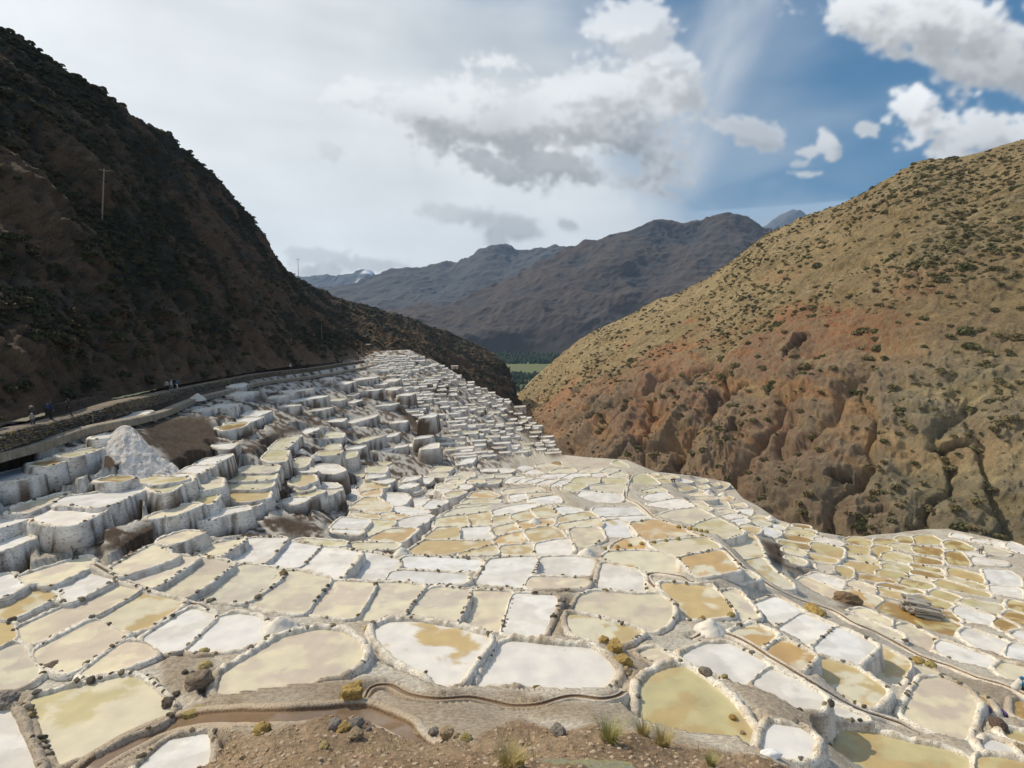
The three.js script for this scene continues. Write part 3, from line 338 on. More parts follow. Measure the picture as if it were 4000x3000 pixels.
P('w', 900, 890, 950, 870, 1020, 860, 980, 885); P('w', 1170, 800, 1220, 775, 1280, 760, 1240, 790); P('w', 1120, 560, 1170, 545, 1280, 535, 1220, 555); P('w', 1230, 690, 1270, 670, 1340, 670, 1320, 685); P('w', 1410, 810, 1460, 790, 1530, 785, 1500, 800); P('w', 1460, 890, 1530, 850, 1575, 840, 1570, 880); P('w', 1450, 650, 1500, 630, 1570, 618, 1540, 645); P('s', 1310, 1140, 1350, 1100, 1440, 1095, 1400, 1120); P('s', 1280, 1190, 1330, 1150, 1420, 1150, 1380, 1180); P('w', 1425, 1150, 1460, 1110, 1530, 1110, 1500, 1150);
P('w', 1370, 1200, 1400, 1178, 1460, 1182, 1420, 1215); P('w', 715, 358, 745, 342, 785, 340, 760, 358); P('s', -10, 415, 40, 395, 110, 390, 60, 420); P('w', -10, 465, 60, 452, 150, 450, 190, 450, 60, 475); P('w', -10, 560, 20, 545, 60, 540, 40, 570); P('w', 1180, 430, 1240, 415, 1300, 415, 1250, 440); P('w', 1280, 480, 1330, 462, 1400, 460, 1360, 480); P('w', 1180, 370, 1220, 352, 1290, 350, 1250, 372); P('w', 1090, 395, 1130, 380, 1200, 380, 1160, 398);
// the far end of the terraces: small steps too many to trace, laid out in rows
{
  const r = rng(4242), L = [[1385, 1470], [1440, 1425], [1480, 1440], [1520, 1500], [1600, 1580], [1700, 1665], [1800, 1790], [1830, 1900]], Rr = [[1385, 1615], [1440, 1715], [1510, 1850], [1580, 1985], [1650, 2055], [1775, 2180], [1830, 2230]];
  const edge = (t, v) => { for (let i = 1; i < t.length; i++) if (v <= t[i][0]) return lerp(t[i - 1][1], t[i][1], (v - t[i - 1][0]) / (t[i][0] - t[i - 1][0])); return t[t.length - 1][1]; };
  row = { tile: [0, 0, 1], phrase: 'the crowded far end of the terraces', o: { st: 0, sk: 3.5, far: 1 } };
  for (let v = 1392; v < 1792;) {
    const zz = depthAt((edge(L, v) + edge(Rr, v)) / 2, v), h = clamp(1500 / zz, 6, 15);
    for (let u = edge(L, v) + r() * 15; u < edge(Rr, v) - 8;) {
      const w = (2.6 + r() * r() * 7) * F / depthAt(u, v) * 0.9, vv = v + (r() - 0.5) * h * 1.5 + 9 * noise3(u * 0.02, v * 0.02, 2) - (u - edge(L, v)) * 0.03, d = h * (0.42 + r() * 0.4), sk = d * (0.5 + r());
      if (r() > 0.14 && fbm(u * 0.011 + v * 0.012, v * 0.016, 6, 3) < 0.13) P(['w', 'w', 'w', 'w', 's', 'c', 'k'][Math.floor(r() * 7)], u, vv, u + sk, vv - d, u + w + sk * 0.6, vv - d - w * 0.06, u + w, vv - w * 0.06);
      u += w + (2 + r() * 6);
    }
    v += h * (0.95 + r() * 0.3);
  }
}
// ---------------------------------------------------------------- ponds: a level floor of brine or salt inside a rounded salt bank that falls away as a wall on its outer side
const TONE = { w: [0.78, 0.765, 0.735], s: [0.68, 0.655, 0.615], c: [0.71, 0.65, 0.48], k: [0.59, 0.52, 0.275], t: [0.60, 0.525, 0.425], y: [0.56, 0.425, 0.20], o: [0.57, 0.375, 0.155], g: [0.38, 0.245, 0.085], b: [0.27, 0.16, 0.07] };
// variants: main tone, second tone, how much of the second shows
const LOOK = { w: ['w', 's', 0.25], s: ['s', 'w', 0.3], s2: ['s', 'w', 0.7], c: ['c', 't', 0.22], c2: ['c', 'y', 0.45], c3: ['c', 'w', 0.75], c4: ['c', 't', 0.35], c5: ['y', 'w', 0.75], k: ['k', 'c', 0.3], k2: ['k', 'y', 0.4], t: ['t', 'c', 0.3], t2: ['t', 'y', 0.6], t3: ['c', 'o', 0.45], y: ['y', 'c', 0.35], y2: ['y', 'w', 0.55], y3: ['k', 'g', 0.35], o: ['o', 'c', 0.15], o2: ['o', 'c', 0.5], g: ['g', 'y', 0.2], b: ['b', 'g', 0.4] };
const WORD = { w: 'white salt-crusted', s: 'greyish white', c: 'cream', k: 'pale khaki', t: 'grey tan', y: 'ochre yellow', o: 'orange ochre', g: 'dark golden', b: 'brown' };
function rounded(q) { for (let k = 0; k < 2; k++) { const r = k ? 0.22 : 0.055, o = []; for (let i = 0; i < q.length; i++) { const a = q[i], b = q[(i + 1) % q.length]; o.push([lerp(a[0], b[0], r), lerp(a[1], b[1], r)], [lerp(a[0], b[0], 1 - r), lerp(a[1], b[1], 1 - r)]); } q = o; } return q; }
const hash2 = new Map(), cell = (x, z) => `${Math.floor(x)},${Math.floor(z)}`;
ponds.forEach((p, n) => {
  p.r = rng(900 + n);
  let A = 0, cx = 0, cy = 0; for (let i = 0; i < p.q.length; i++) { const a = p.q[i], b = p.q[(i + 1) % p.q.length], k = a[0] * b[1] - b[0] * a[1]; A += k; cx += (a[0] + b[0]) * k; cy += (a[1] + b[1]) * k; }
  p.area = Math.abs(A / 2); p.cu = cx / (3 * A); p.cv = cy / (3 * A);
  p.umin = Math.min(...p.q.map(a => a[0])); p.umax = Math.max(...p.q.map(a => a[0]));
  p.z = depthAt(p.cu, p.cv); p.y = p.y0 = land(p.cu, p.cv).y + (p.dy || 0);
});
// on the steep slope the height of each wall is what shows of it: from the front edge of a pond down to the back edge of the one below
{
  const steps = []; ponds.forEach((p, n) => {
    if (!p.sk || p.far) return; const m = Math.max(...p.q.map(a => a[1])), seen = new Map();
    for (const f of [0.3, 0.5, 0.7]) {
      const u0 = lerp(Math.min(...p.q.map(a => a[0])), Math.max(...p.q.map(a => a[0])), f); let front = -1; for (let v = m + 2; v > p.cv - 60; v -= 2) if (inPoly(u0, v, p.q)) { front = v; break; } if (front < 0) continue;
      for (let g = 6; g < 120; g += 4) { const k = ponds.findIndex((o, i) => i !== n && !o.far && Math.abs(o.cu - u0) < 260 && Math.abs(o.cv - front - g) < 160 && inPoly(u0, front + g, o.q)); if (k >= 0) { if (!seen.has(k)) seen.set(k, []); seen.get(k).push(g); break; } }
    }
    for (const [k, gs] of seen) { const g = gs.reduce((a, b) => a + b) / gs.length; steps.push([n, k, g * p.z / F * 0.8, g]); }
  });
  for (let it = 0; it < 400; it++) { for (const [a, b, h, g] of steps) { const A = ponds[a], B = ponds[b], e = A.y - B.y - h, lo = g > 26 && A.sk >= 3 ? A.y - B.y - 0.3 * h : 0, m = e > 0 ? e : lo < 0 ? lo : 0; if (!m) continue; if (B.sk) { A.y -= m * 0.3; B.y += m * 0.3; } else A.y -= m * 0.6; } for (const p of ponds) if (p.sk) p.y += (p.y0 - p.y) * 0.02; }
}
ponds.forEach((p, n) => {
  const ku = p.sk && !p.far ? 1.13 : 1; let ring = rounded(p.q.map(([u, v]) => [p.cu + (u - p.cu) * ku, v])).map(([u, v]) => { const w = onLevel(u, v, p.y); return [w.x, w.z]; });
  let s = 0; for (let i = 0; i < ring.length; i++) { const a = ring[i], b = ring[(i + 1) % ring.length]; s += a[0] * b[1] - b[0] * a[1]; }
  if (s < 0) ring.reverse();
  // even spacing along the bank
  const step = clamp(p.z * 0.0055, 0.13, 0.9), out = []; let L = 0; const len = ring.map((a, i) => { const b = ring[(i + 1) % ring.length], d = Math.hypot(b[0] - a[0], b[1] - a[1]); L += d; return d; });
  const N = Math.max(8, Math.round(L / step)); let i = 0, acc = 0;
  for (let k = 0; k < N; k++) { const t = k * L / N; while (acc + len[i] < t && i < ring.length - 1) acc += len[i++]; const a = ring[i], b = ring[(i + 1) % ring.length], f = len[i] ? (t - acc) / len[i] : 0; out.push([lerp(a[0], b[0], f), lerp(a[1], b[1], f)]); }
  for (let k = 0; k < N; k++) { const a = out[(k - 1 + N) % N], b = out[(k + 1) % N], dx = b[0] - a[0], dz = b[1] - a[1], l = Math.hypot(dx, dz) || 1; out[k] = [out[k][0], out[k][1], dz / l, -dx / l]; }
  for (const q of out) { const e = p.far ? 0.12 : p.sk >= 3 ? 0.24 : p.sk ? 0.18 : p.z < 45 ? (p.big ? 0.09 : 0.19) : p.z < 60 ? 0.22 : p.z < 110 ? 0.28 : 0.30; q[0] += q[2] * e; q[1] += q[3] * e; }
  const wob = clamp(p.z * 0.0012, 0.03, 0.07) * (p.sk ? 0.7 : 1);
  p.ring = out.map(([x, z]) => [x + wob * fbm(x * 1.3, z * 1.3, n, 3) * 2, z + wob * fbm(x * 1.3 + 40, z * 1.3, n, 3) * 2]);
  p.nor = p.ring.map((_, k) => { const a = p.ring[(k - 1 + N) % N], b = p.ring[(k + 1) % N], dx = b[0] - a[0], dz = b[1] - a[1], l = Math.hypot(dx, dz) || 1; return [dz / l, -dx / l]; });
  p.L = L; p.x = p.ring.reduce((a, q) => a + q[0], 0) / N; p.zz = p.ring.reduce((a, q) => a + q[1], 0) / N;
  p.box = [Math.min(...p.ring.map(q => q[0])), Math.min(...p.ring.map(q => q[1])), Math.max(...p.ring.map(q => q[0])), Math.max(...p.ring.map(q => q[1]))];
  for (const [x, z] of p.ring) { const c = cell(x, z); if (!hash2.has(c)) hash2.set(c, []); hash2.get(c).push([x, z, n]); }
});
const near = (x, z, n, rad = 1) => { let best = 9, who = -1; const X = Math.floor(x), Z = Math.floor(z); for (let i = -rad; i <= rad; i++) for (let j = -rad; j <= rad; j++) for (const q of hash2.get(`${X + i},${Z + j}`) || []) if (q[2] !== n) { const d = Math.hypot(q[0] - x, q[1] - z); if (d < best) { best = d; who = q[2]; } } return [best, who]; };
// which ponds lie over a spot of the ground (with a margin), for cutting the ground down under them
const cover = new Map();
ponds.forEach((p, n) => { for (let X = Math.floor((p.box[0] - 2.6) / 4); X <= Math.floor((p.box[2] + 2.6) / 4); X++) for (let Z = Math.floor((p.box[1] - 2.6) / 4); Z <= Math.floor((p.box[3] + 2.6) / 4); Z++) { const c = `${X},${Z}`; if (!cover.has(c)) cover.set(c, []); cover.get(c).push(n); } });
function cut(x, z, u, v) {
  let y = 1e9; for (const n of cover.get(`${Math.floor(x / 4)},${Math.floor(z / 4)}`) || []) { const p = ponds[n]; if (x < p.box[0] - 2.6 || x > p.box[2] + 2.6 || z < p.box[1] - 2.6 || z > p.box[3] + 2.6) continue; const ins = inPoly(x, z, p.ring), d = ins ? 0 : edgeDist(x, z, p.ring); if (ins) y = Math.min(y, p.y - 0.3); else if (d < 0.75) y = Math.min(y, p.y - 0.25 + Math.max(0, d - 0.2) * 0.5); if (!ins && p.sk && d < 2.6 && v > p.cv && u > p.umin - 12 && u < p.umax + 12) { const e = 1 - zoneAt(...pix(new THREE.Vector3(x, p.y - 0.5, z))).earth; if (e > 0.3) y = Math.min(y, p.y - 0.3 - e * Math.min(p.sk, 2.6) * 0.55 * sstep(2.6, 1.5, d)); } }
  return y;
}
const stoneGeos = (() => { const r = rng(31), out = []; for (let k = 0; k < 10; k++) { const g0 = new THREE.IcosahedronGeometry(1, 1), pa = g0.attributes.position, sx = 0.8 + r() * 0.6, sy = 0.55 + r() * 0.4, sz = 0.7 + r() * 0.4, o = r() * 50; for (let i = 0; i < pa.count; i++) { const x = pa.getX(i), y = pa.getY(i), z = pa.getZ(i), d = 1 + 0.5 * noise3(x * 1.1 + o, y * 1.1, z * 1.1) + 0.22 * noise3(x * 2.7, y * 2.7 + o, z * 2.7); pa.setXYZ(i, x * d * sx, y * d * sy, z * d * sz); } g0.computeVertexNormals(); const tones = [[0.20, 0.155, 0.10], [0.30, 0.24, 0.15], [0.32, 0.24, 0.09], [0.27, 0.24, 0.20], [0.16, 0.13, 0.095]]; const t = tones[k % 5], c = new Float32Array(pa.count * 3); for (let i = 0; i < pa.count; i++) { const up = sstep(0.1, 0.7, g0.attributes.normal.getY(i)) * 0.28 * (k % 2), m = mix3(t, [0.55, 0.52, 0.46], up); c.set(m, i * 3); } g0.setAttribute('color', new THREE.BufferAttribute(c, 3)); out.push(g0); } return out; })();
function addStone(mb, g, x, y, z, s, ry) { const c = Math.cos(ry), sn = Math.sin(ry), P0 = g.attributes.position, C = g.attributes.color, b = mb.p.length / 3; for (let i = 0; i < P0.count; i++) { const a = P0.getX(i) * s, d = P0.getZ(i) * s; mb.v(x + a * c + d * sn, y + P0.getY(i) * s, z - a * sn + d * c, a * 0.7 + 0.3, d * 0.7, [C.getX(i), C.getY(i), C.getZ(i)]); } const ix = g.index; if (ix) for (let i = 0; i < ix.count; i++) mb.i.push(b + ix.getX(i)); else for (let i = 0; i < P0.count; i++) mb.i.push(b + i); }
function pondFloor(p, mb, n) {
  const [a, b, k] = LOOK[p.c], c1 = TONE[a], c2 = TONE[b], N = p.ring.length, rr = p.z < 38 ? [1.02, 0.985, 0.95, 0.91, 0.86, 0.8, 0.73, 0.66, 0.58, 0.5, 0.41, 0.32, 0.22, 0.11] : p.z < 60 ? [1.03, 0.97, 0.9, 0.8, 0.66, 0.5, 0.33, 0.16] : [1.04, 0.9, 0.6, 0.3];
  const tint = 0.94 + p.r() * 0.12, warm = (p.r() - 0.5) * 0.06, ox = p.r() * 60, oz = p.r() * 60, sc = 1.9 / Math.sqrt(Math.max(4, p.L));
  const col = (x, z, e) => { const wx = fbm(x * 0.5 + ox, z * 0.5, 9, 3), n1 = fbm(x * sc + ox + wx * 0.9, z * sc * 1.25 + oz - wx * 0.7, 0.5, 6); let m = sstep(0.34 - k, 0.56 - k, n1 * 1.5 + 0.12 + (1 - e) * 0.12); let c = mix3(c1, c2, m); const rim = sstep(0.82, 1.0, e); c = mix3(c, TONE.c, rim * 0.22); const v = tint * (1 + 0.10 * fbm(x * 0.9 + ox, z * 0.9, 2, 3)); return [c[0] * v * (1 + warm), c[1] * v, c[2] * v * (1 - warm)]; };
  const rows = rr.map(e => p.ring.map(([x, z]) => { const X = p.x + (x - p.x) * e, Z = p.zz + (z - p.zz) * e; return mb.v(X, p.y, Z, X * 0.16 + ox, Z * 0.16 + oz, col(X, Z, e)); }));
  const ce = mb.v(p.x, p.y, p.zz, p.x * 0.16 + ox, p.zz * 0.16 + oz, col(p.x, p.zz, 0));
  for (let j = 0; j < rows.length - 1; j++) for (let i = 0; i < N; i++) { const i2 = (i + 1) % N; mb.quad(rows[j][i], rows[j + 1][i], rows[j + 1][i2], rows[j][i2]); }
  const last = rows[rows.length - 1]; for (let i = 0; i < N; i++) mb.tri(last[i], ce, last[(i + 1) % N]);
}
const rimSpots = [];
function pondBank(p, mb, n) {
  const N = p.ring.length, hr0 = (p.hr || 0.15) * (p.z > 90 ? 1.25 : 1), D = p.sk || (p.cu > 2900 ? 1.3 : 1.1), fine = p.z < 70;
  const prof = [];
  p.tops = [];
  for (let k = 0; k < N; k++) {
    const [x, z] = p.ring[k], [nx, nz] = p.nor[k], [d, who] = near(x, z, n, p.z > 60 ? 2 : 1);
    const lvl = who >= 0 ? p.y - ponds[who].y : 9;
    let w = who >= 0 && d < 1.3 && Math.abs(lvl) < 0.9 ? clamp(d * 0.52 + 0.01, 0.07, 0.34) : (p.wd ? 0.42 : 0.28); if (p.far) w = Math.min(w, 0.3);
    const n1 = fbm(x * 2.1, z * 2.1, n, 3), n2 = fbm(x * 5, z * 5, n + 7, 2), hr = hr0 * 0.72 * (1 + n1 * 1.3 + n2 * 0.7) * clamp(0.5 + w * 1.6, 0.6, 1.25);
    w *= 1 + n1 * 0.6 + n2 * 0.3;
    const zo = zoneAt(...pix(new THREE.Vector3(x + nx * 0.3, p.y - 0.3, z + nz * 0.3)));
    const pts = [[-0.04, -0.06, 0], [0.02 + n2 * 0.12, hr * 0.55, 0], [w * 0.30, hr * 0.95, 0], [w * 0.62, hr * (1.0 + n2 * 0.3), 0], [w * 0.95, hr * 0.72, 0], [w + 0.08, -0.04, 1]];
    for (const f of fine ? [0.12, 0.28, 0.5, 0.75, 1] : [0.3, 1]) { const rough = fbm(x * 1.6, f * D * 1.1 + p.y, z * 1.6, 3); const flute = p.sk ? 0.11 * ridged(x * 0.9, p.y * 0.3 - f * 0.25, z * 0.9, 3) : 0; pts.push([w + 0.08 + f * D * 0.13 + rough * (0.10 + 0.14 * f) + flute * sstep(0, 0.3, f), -0.04 - f * D, 1 + f]); }
    const blot = fbm(x * 0.7, p.y * 0.5, z * 0.7, 4), earthy = clamp(zo.earth + sstep(0.08, 0.30, blot) * (p.far ? 0.85 : p.sk ? 0.7 : 0.35)), muddy = zo.mud;
    prof.push(pts.map(([o, h, t], j) => {
      let c = [0.90, 0.85, 0.74]; const g = 0.95 + 0.25 * n1;
      c = mix3(c, [0.44, 0.34, 0.225], clamp(0.16 + n1 * 1.3 + n2 * 0.9 + 0.5 * noise3(x * 0.25, z * 0.25, 3)));
      if (t >= 1) { c = mix3([0.92, 0.89, 0.845], c, 0.18); const st = sstep(p.sk ? 0.02 : 0.06, p.sk ? 0.24 : 0.30, fbm(x * 2.2, (p.y + h) * 0.25, z * 2.2, 4) + 0.05 * (t - 1)); c = mix3(c, [0.56, 0.49, 0.42], clamp(0.06 + 1.3 * fbm(x * 0.9, (p.y + h) * 0.8, z * 0.9, 3))); c = mix3(c, [0.14, 0.095, 0.06], clamp(st * (p.sk ? 0.72 : 0.4) + (p.sk && !p.far ? sstep(-0.7, -1.9, h + 1.4 * blot) * 0.75 : 0) + earthy * sstep(0.9, 1.25, t)));  }
      c = mix3(c, [0.34, 0.27, 0.195], muddy * 0.75); c = mix3(c, [0.27, 0.19, 0.12], clamp(zo.dirt) * 0.6);
      const X = x + nx * o, Z = z + nz * o;
      return mb.v(X, p.y + h, Z, k * p.L / N * (p.sk ? 0.2 : 0.45) + n * 0.37, (t > 1 ? h : o) * (p.sk ? 0.2 : 0.45) + n * 0.21, [c[0] * g, c[1] * g, c[2] * g]);
    }));
    p.tops.push([x + nx * w * 0.5, p.y + hr * 0.9, z + nz * w * 0.5, d, who, w]);
  }
  for (let k = 0; k < N; k++) { const a = prof[k], b = prof[(k + 1) % N]; for (let j = 0; j < a.length - 1; j++) mb.quad(a[j], a[j + 1], b[j + 1], b[j]); }
}
const order = ponds.map((p, i) => i).sort((a, b) => ponds[b].area - ponds[a].area), shown = new Set(order.slice(0, 300));
// names that single each pond out: its colour where only one of its row has it, else its place among those of that colour
const byRow = new Map();
ponds.forEach((p, i) => { if (!shown.has(i)) return; const k = p.phrase + '|' + LOOK[p.c][0]; if (!byRow.has(k)) byRow.set(k, []); byRow.get(k).push(i); });
const ORD = ['first', 'second', 'third', 'fourth', 'fifth', 'sixth', 'seventh', 'eighth', 'ninth', 'tenth', 'eleventh', 'twelfth', 'thirteenth', 'fourteenth', 'fifteenth', 'sixteenth', 'seventeenth', 'eighteenth', 'nineteenth', 'twentieth', 'twenty-first', 'twenty-second', 'twenty-third', 'twenty-fourth', 'twenty-fifth', 'twenty-sixth', 'twenty-seventh', 'twenty-eighth', 'twenty-ninth', 'thirtieth'];
for (const [k, list] of byRow) {
  list.sort((a, b) => ponds[a].cu - ponds[b].cu); const w = WORD[LOOK[ponds[list[0]].c][0]], big = [...list].sort((a, b) => ponds[b].area - ponds[a].area);
  list.forEach((i, j) => { const p = ponds[i]; p.label = list.length === 1 ? `the only ${w} pond in ${p.phrase}` : big[0] === i && p.area > 1.3 * ponds[big[1]].area ? `largest ${w} pond in ${p.phrase}` : `${ORD[j]} ${w} pond from the left in ${p.phrase}`; });
}
const pondMat = c => ['w', 's', 't', 'b'].includes(LOOK[c][0]) ? M.dry : M.wet;
const rest = { dry: new MB(), wet: new MB(), bank: new MB() }, rayTargets = [];
let nStones = 0;
ponds.forEach((p, i) => {
  if (!shown.has(i)) { pondFloor(p, pondMat(p.c) === M.dry ? rest.dry : rest.wet, i); pondBank(p, rest.bank, i); return; }
  const o = new THREE.Vector3(p.x, p.y, p.zz), g = thing('salt_pond', o, p.label, 'salt pond', 'salt evaporation ponds on the terraces');
  const f = new MB(o), b = new MB(o); pondFloor(p, f, i); pondBank(p, b, i);
  rayTargets.push(part(LOOK[p.c][0] === 'w' || LOOK[p.c][0] === 's' ? 'salt_crust' : 'brine', f.geo(), pondMat(p.c), g), part('bank', b.geo(), M.salt, g));
  // stones set along the bank
  if (p.st && p.z < 95) {
    const small = new MB(o), pl = p.z < 48, every = 0.34; let k = 0, single = 0, made = 0; const N = p.ring.length, stp = p.L / N;
    for (let t = p.r() * 0.3; t < p.L; t += every * (0.7 + p.r() * 0.9)) {
      k = Math.min(N - 1, Math.floor(t / stp)); const [x, y, z, d, who, w] = p.tops[k];
      const patch = noise3(x * 0.35, z * 0.35, i); if (p.r() > p.st * (0.55 + patch * 1.2)) continue;
      if (who >= 0 && d < 0.9 && who < i && p.r() < 0.5) continue;
      const s = (0.06 + p.r() * 0.08) * (p.big ? 1.25 : 1) * (p.r() < 0.06 ? 1.7 : 1), q = stoneGeos[Math.floor(p.r() * 10)], jx = (p.r() - 0.5) * w * 0.7, jz = (p.r() - 0.5) * w * 0.7, yy = y - s * 0.15;
      if (pl && single < 42 && nStones < 2000) { const m = part('stone', q, M.stone, g); m.position.set(x + jx - o.x, yy - o.y, z + jz - o.z); m.scale.setScalar(s); m.rotation.y = p.r() * 6.28; single++; nStones++; }
      else { addStone(small, q, x + jx, yy, z + jz, s, p.r() * 6.28); made++; }
    }
    if (made) part('bank_stones', small.geo(), M.stone, g).userData.kind = 'stuff';
  }
});
{
  const g = new THREE.Group(); g.name = 'distant_salt_ponds'; scene.add(g);
  tag(g, 'crowded small white salt ponds stepping down the far slope', 'salt ponds', null, 'stuff');
  part('salt_crust', rest.dry.geo(), M.dry, g); part('brine', rest.wet.geo(), M.wet, g); rayTargets.push(part('bank', rest.bank.geo(), M.salt, g));
}
// ---------------------------------------------------------------- the ground between and under the ponds: one sheet that runs on past the frame
const topLine = [[-900, 1790], [-300, 1690], [0, 1625], [270, 1565], [690, 1480], [900, 1445], [1130, 1412], [1420, 1375], [1600, 1366], [1720, 1420], [1850, 1500], [2000, 1572], [2080, 1658], [2200, 1776], [2300, 1786], [2450, 1796], [2560, 1842], [2700, 1858], [2850, 1884], [2900, 1945], [2960, 1975], [3040, 2030], [3200, 2078], [3330, 2100], [3420, 2088], [3500, 2082], [3620, 2066], [3700, 2066], [3800, 2085], [4000, 2130], [4900, 2240]];
const along = (t, u) => { if (u <= t[0][0]) return t[0][1]; for (let i = 1; i < t.length; i++) if (u <= t[i][0]) return lerp(t[i - 1][1], t[i][1], (u - t[i - 1][0]) / (t[i][0] - t[i - 1][0])); return t[t.length - 1][1]; };
const canals = [];   // filled below; the ground is cut along them
const canal = (name, w, label, ...n) => { const q = []; for (let i = 0; i < n.length; i += 2) q.push([n[i], n[i + 1]]); const c = new THREE.CatmullRomCurve3(q.map(([u, v]) => land(u, v)), false, 'centripetal'); const len = c.getLength(), k = Math.ceil(len / Math.max(0.25, w * 0.6)); canals.push({ name, w, label, pts: c.getSpacedPoints(k), len }); };
canal('water_channel', 0.78, 'wide muddy brown water channel beside the dirt bank', 250, 3060, 330, 3010, 488, 2914, 650, 2838, 814, 2803, 1100, 2797, 1217, 2789, 1400, 2778, 1500, 2812, 1600, 2852, 1700, 2878);
canal('water_channel', 0.14, 'dark crack-like channel under the big rounded ponds', 1425, 2705, 1450, 2682, 1515, 2675, 1600, 2713, 1705, 2729, 1840, 2724, 1922, 2740, 2000, 2756, 2108, 2751, 2180, 2729, 2244, 2718, 2352, 2729, 2423, 2713, 2450, 2680);
canal('water_channel', 0.17, 'brown water canal dividing the terrace and running past the stepped strip', 2640, 2050, 2705, 2079, 2785, 2113, 2827, 2142, 2870, 2185, 2912, 2223, 2958, 2252, 3017, 2294, 3114, 2341, 3254, 2387, 3340, 2436, 3427, 2474, 3519, 2523, 3601, 2566, 3709, 2604, 3818, 2648, 3915, 2675, 4000, 2713, 4150, 2790);
canal('water_channel', 0.14, 'small canal at the top of the bright terrace', 2470, 1850, 2456, 1877, 2443, 1919, 2448, 1948, 2486, 1965, 2519, 1990, 2562, 2024, 2638, 2049);
canal('water_channel', 0.16, 'winding brown canal around the cream pond', 2700, 2262, 2624, 2246, 2560, 2240, 2532, 2246, 2542, 2279, 2597, 2328, 2630, 2380);
canal('water_channel', 0.13, 'thin canal on the white wall below the stepped strip', 2700, 2482, 2786, 2472, 2846, 2480, 2911, 2507, 3004, 2566, 3113, 2632, 3210, 2691, 3330, 2762, 3465, 2810, 3590, 2848);
canal('water_channel', 0.12, 'thin whitened canal across the lower left cluster', 347, 2192, 423, 2236, 515, 2284, 597, 2317, 705, 2350, 820, 2372);
// footpaths under the left hill: the ground is cut along them too
const trails = [[1.5, 1.35, -300, 1775, 0, 1686, 72, 1666, 145, 1655, 203, 1639, 278, 1623, 362, 1596, 434, 1574, 543, 1551, 687, 1520, 900, 1477, 1003, 1459, 1126, 1446, 1208, 1438, 1310, 1423, 1413, 1408], [1.0, 0.7, -300, 1850, 0, 1765, 135, 1731, 338, 1668, 482, 1639, 627, 1606, 714, 1572, 771, 1552, 940, 1511, 1003, 1494, 1208, 1469, 1361, 1445, 1474, 1420]].map(([w, drop, ...n]) => { const q = []; for (let i = 0; i < n.length; i += 2) q.push(land(n[i], n[i + 1])); const c = new THREE.CatmullRomCurve3(q, false, 'centripetal'); return { w, drop, pts: c.getSpacedPoints(Math.ceil(c.getLength() / 0.3)) }; });
const cHash = new Map();
canals.forEach((c, i) => c.pts.forEach(p => { const k = cell(p.x, p.z); if (!cHash.has(k)) cHash.set(k, []); cHash.get(k).push([p, i]); }));
trails.forEach(t => t.pts.forEach(p => { for (const e of [-0.8, 0, 0.8, 1.4]) { const k = cell(p.x + e, p.z); if (!cHash.has(k)) cHash.set(k, []); cHash.get(k).push([new THREE.Vector3(p.x + e, p.y - (e > 1 ? 0.7 : -0.1), p.z), canals.length]); } }));
canals.push({ w: t_w() }); function t_w() { return 1.2; }
function canalCut(x, z) { let y = 1e9; const X = Math.floor(x), Z = Math.floor(z); for (let i = -1; i <= 1; i++) for (let j = -1; j <= 1; j++) for (const [p, n] of cHash.get(`${X + i},${Z + j}`) || []) { const d = Math.hypot(p.x - x, p.z - z), w = canals[n].w; if (d < w * 0.5 + 0.5) y = Math.min(y, p.y - 0.35 + sstep(w * 0.5, w * 0.5 + 0.5, d) * 0.4); } return y; }
const moved = ponds.filter(p => p.sk && !p.far && p.y - p.y0 < -0.2);
function settle(u, v) { if (u > 2200 || v > 2250) return 0; let s = 0, w = 0.25; for (const p of moved) { const d2 = (p.cu - u) ** 2 + (p.cv - v) ** 2; if (d2 > 40000) continue; const k = Math.exp(-d2 / 7000); s += k * (p.y - p.y0); w += k; } return s / w; }
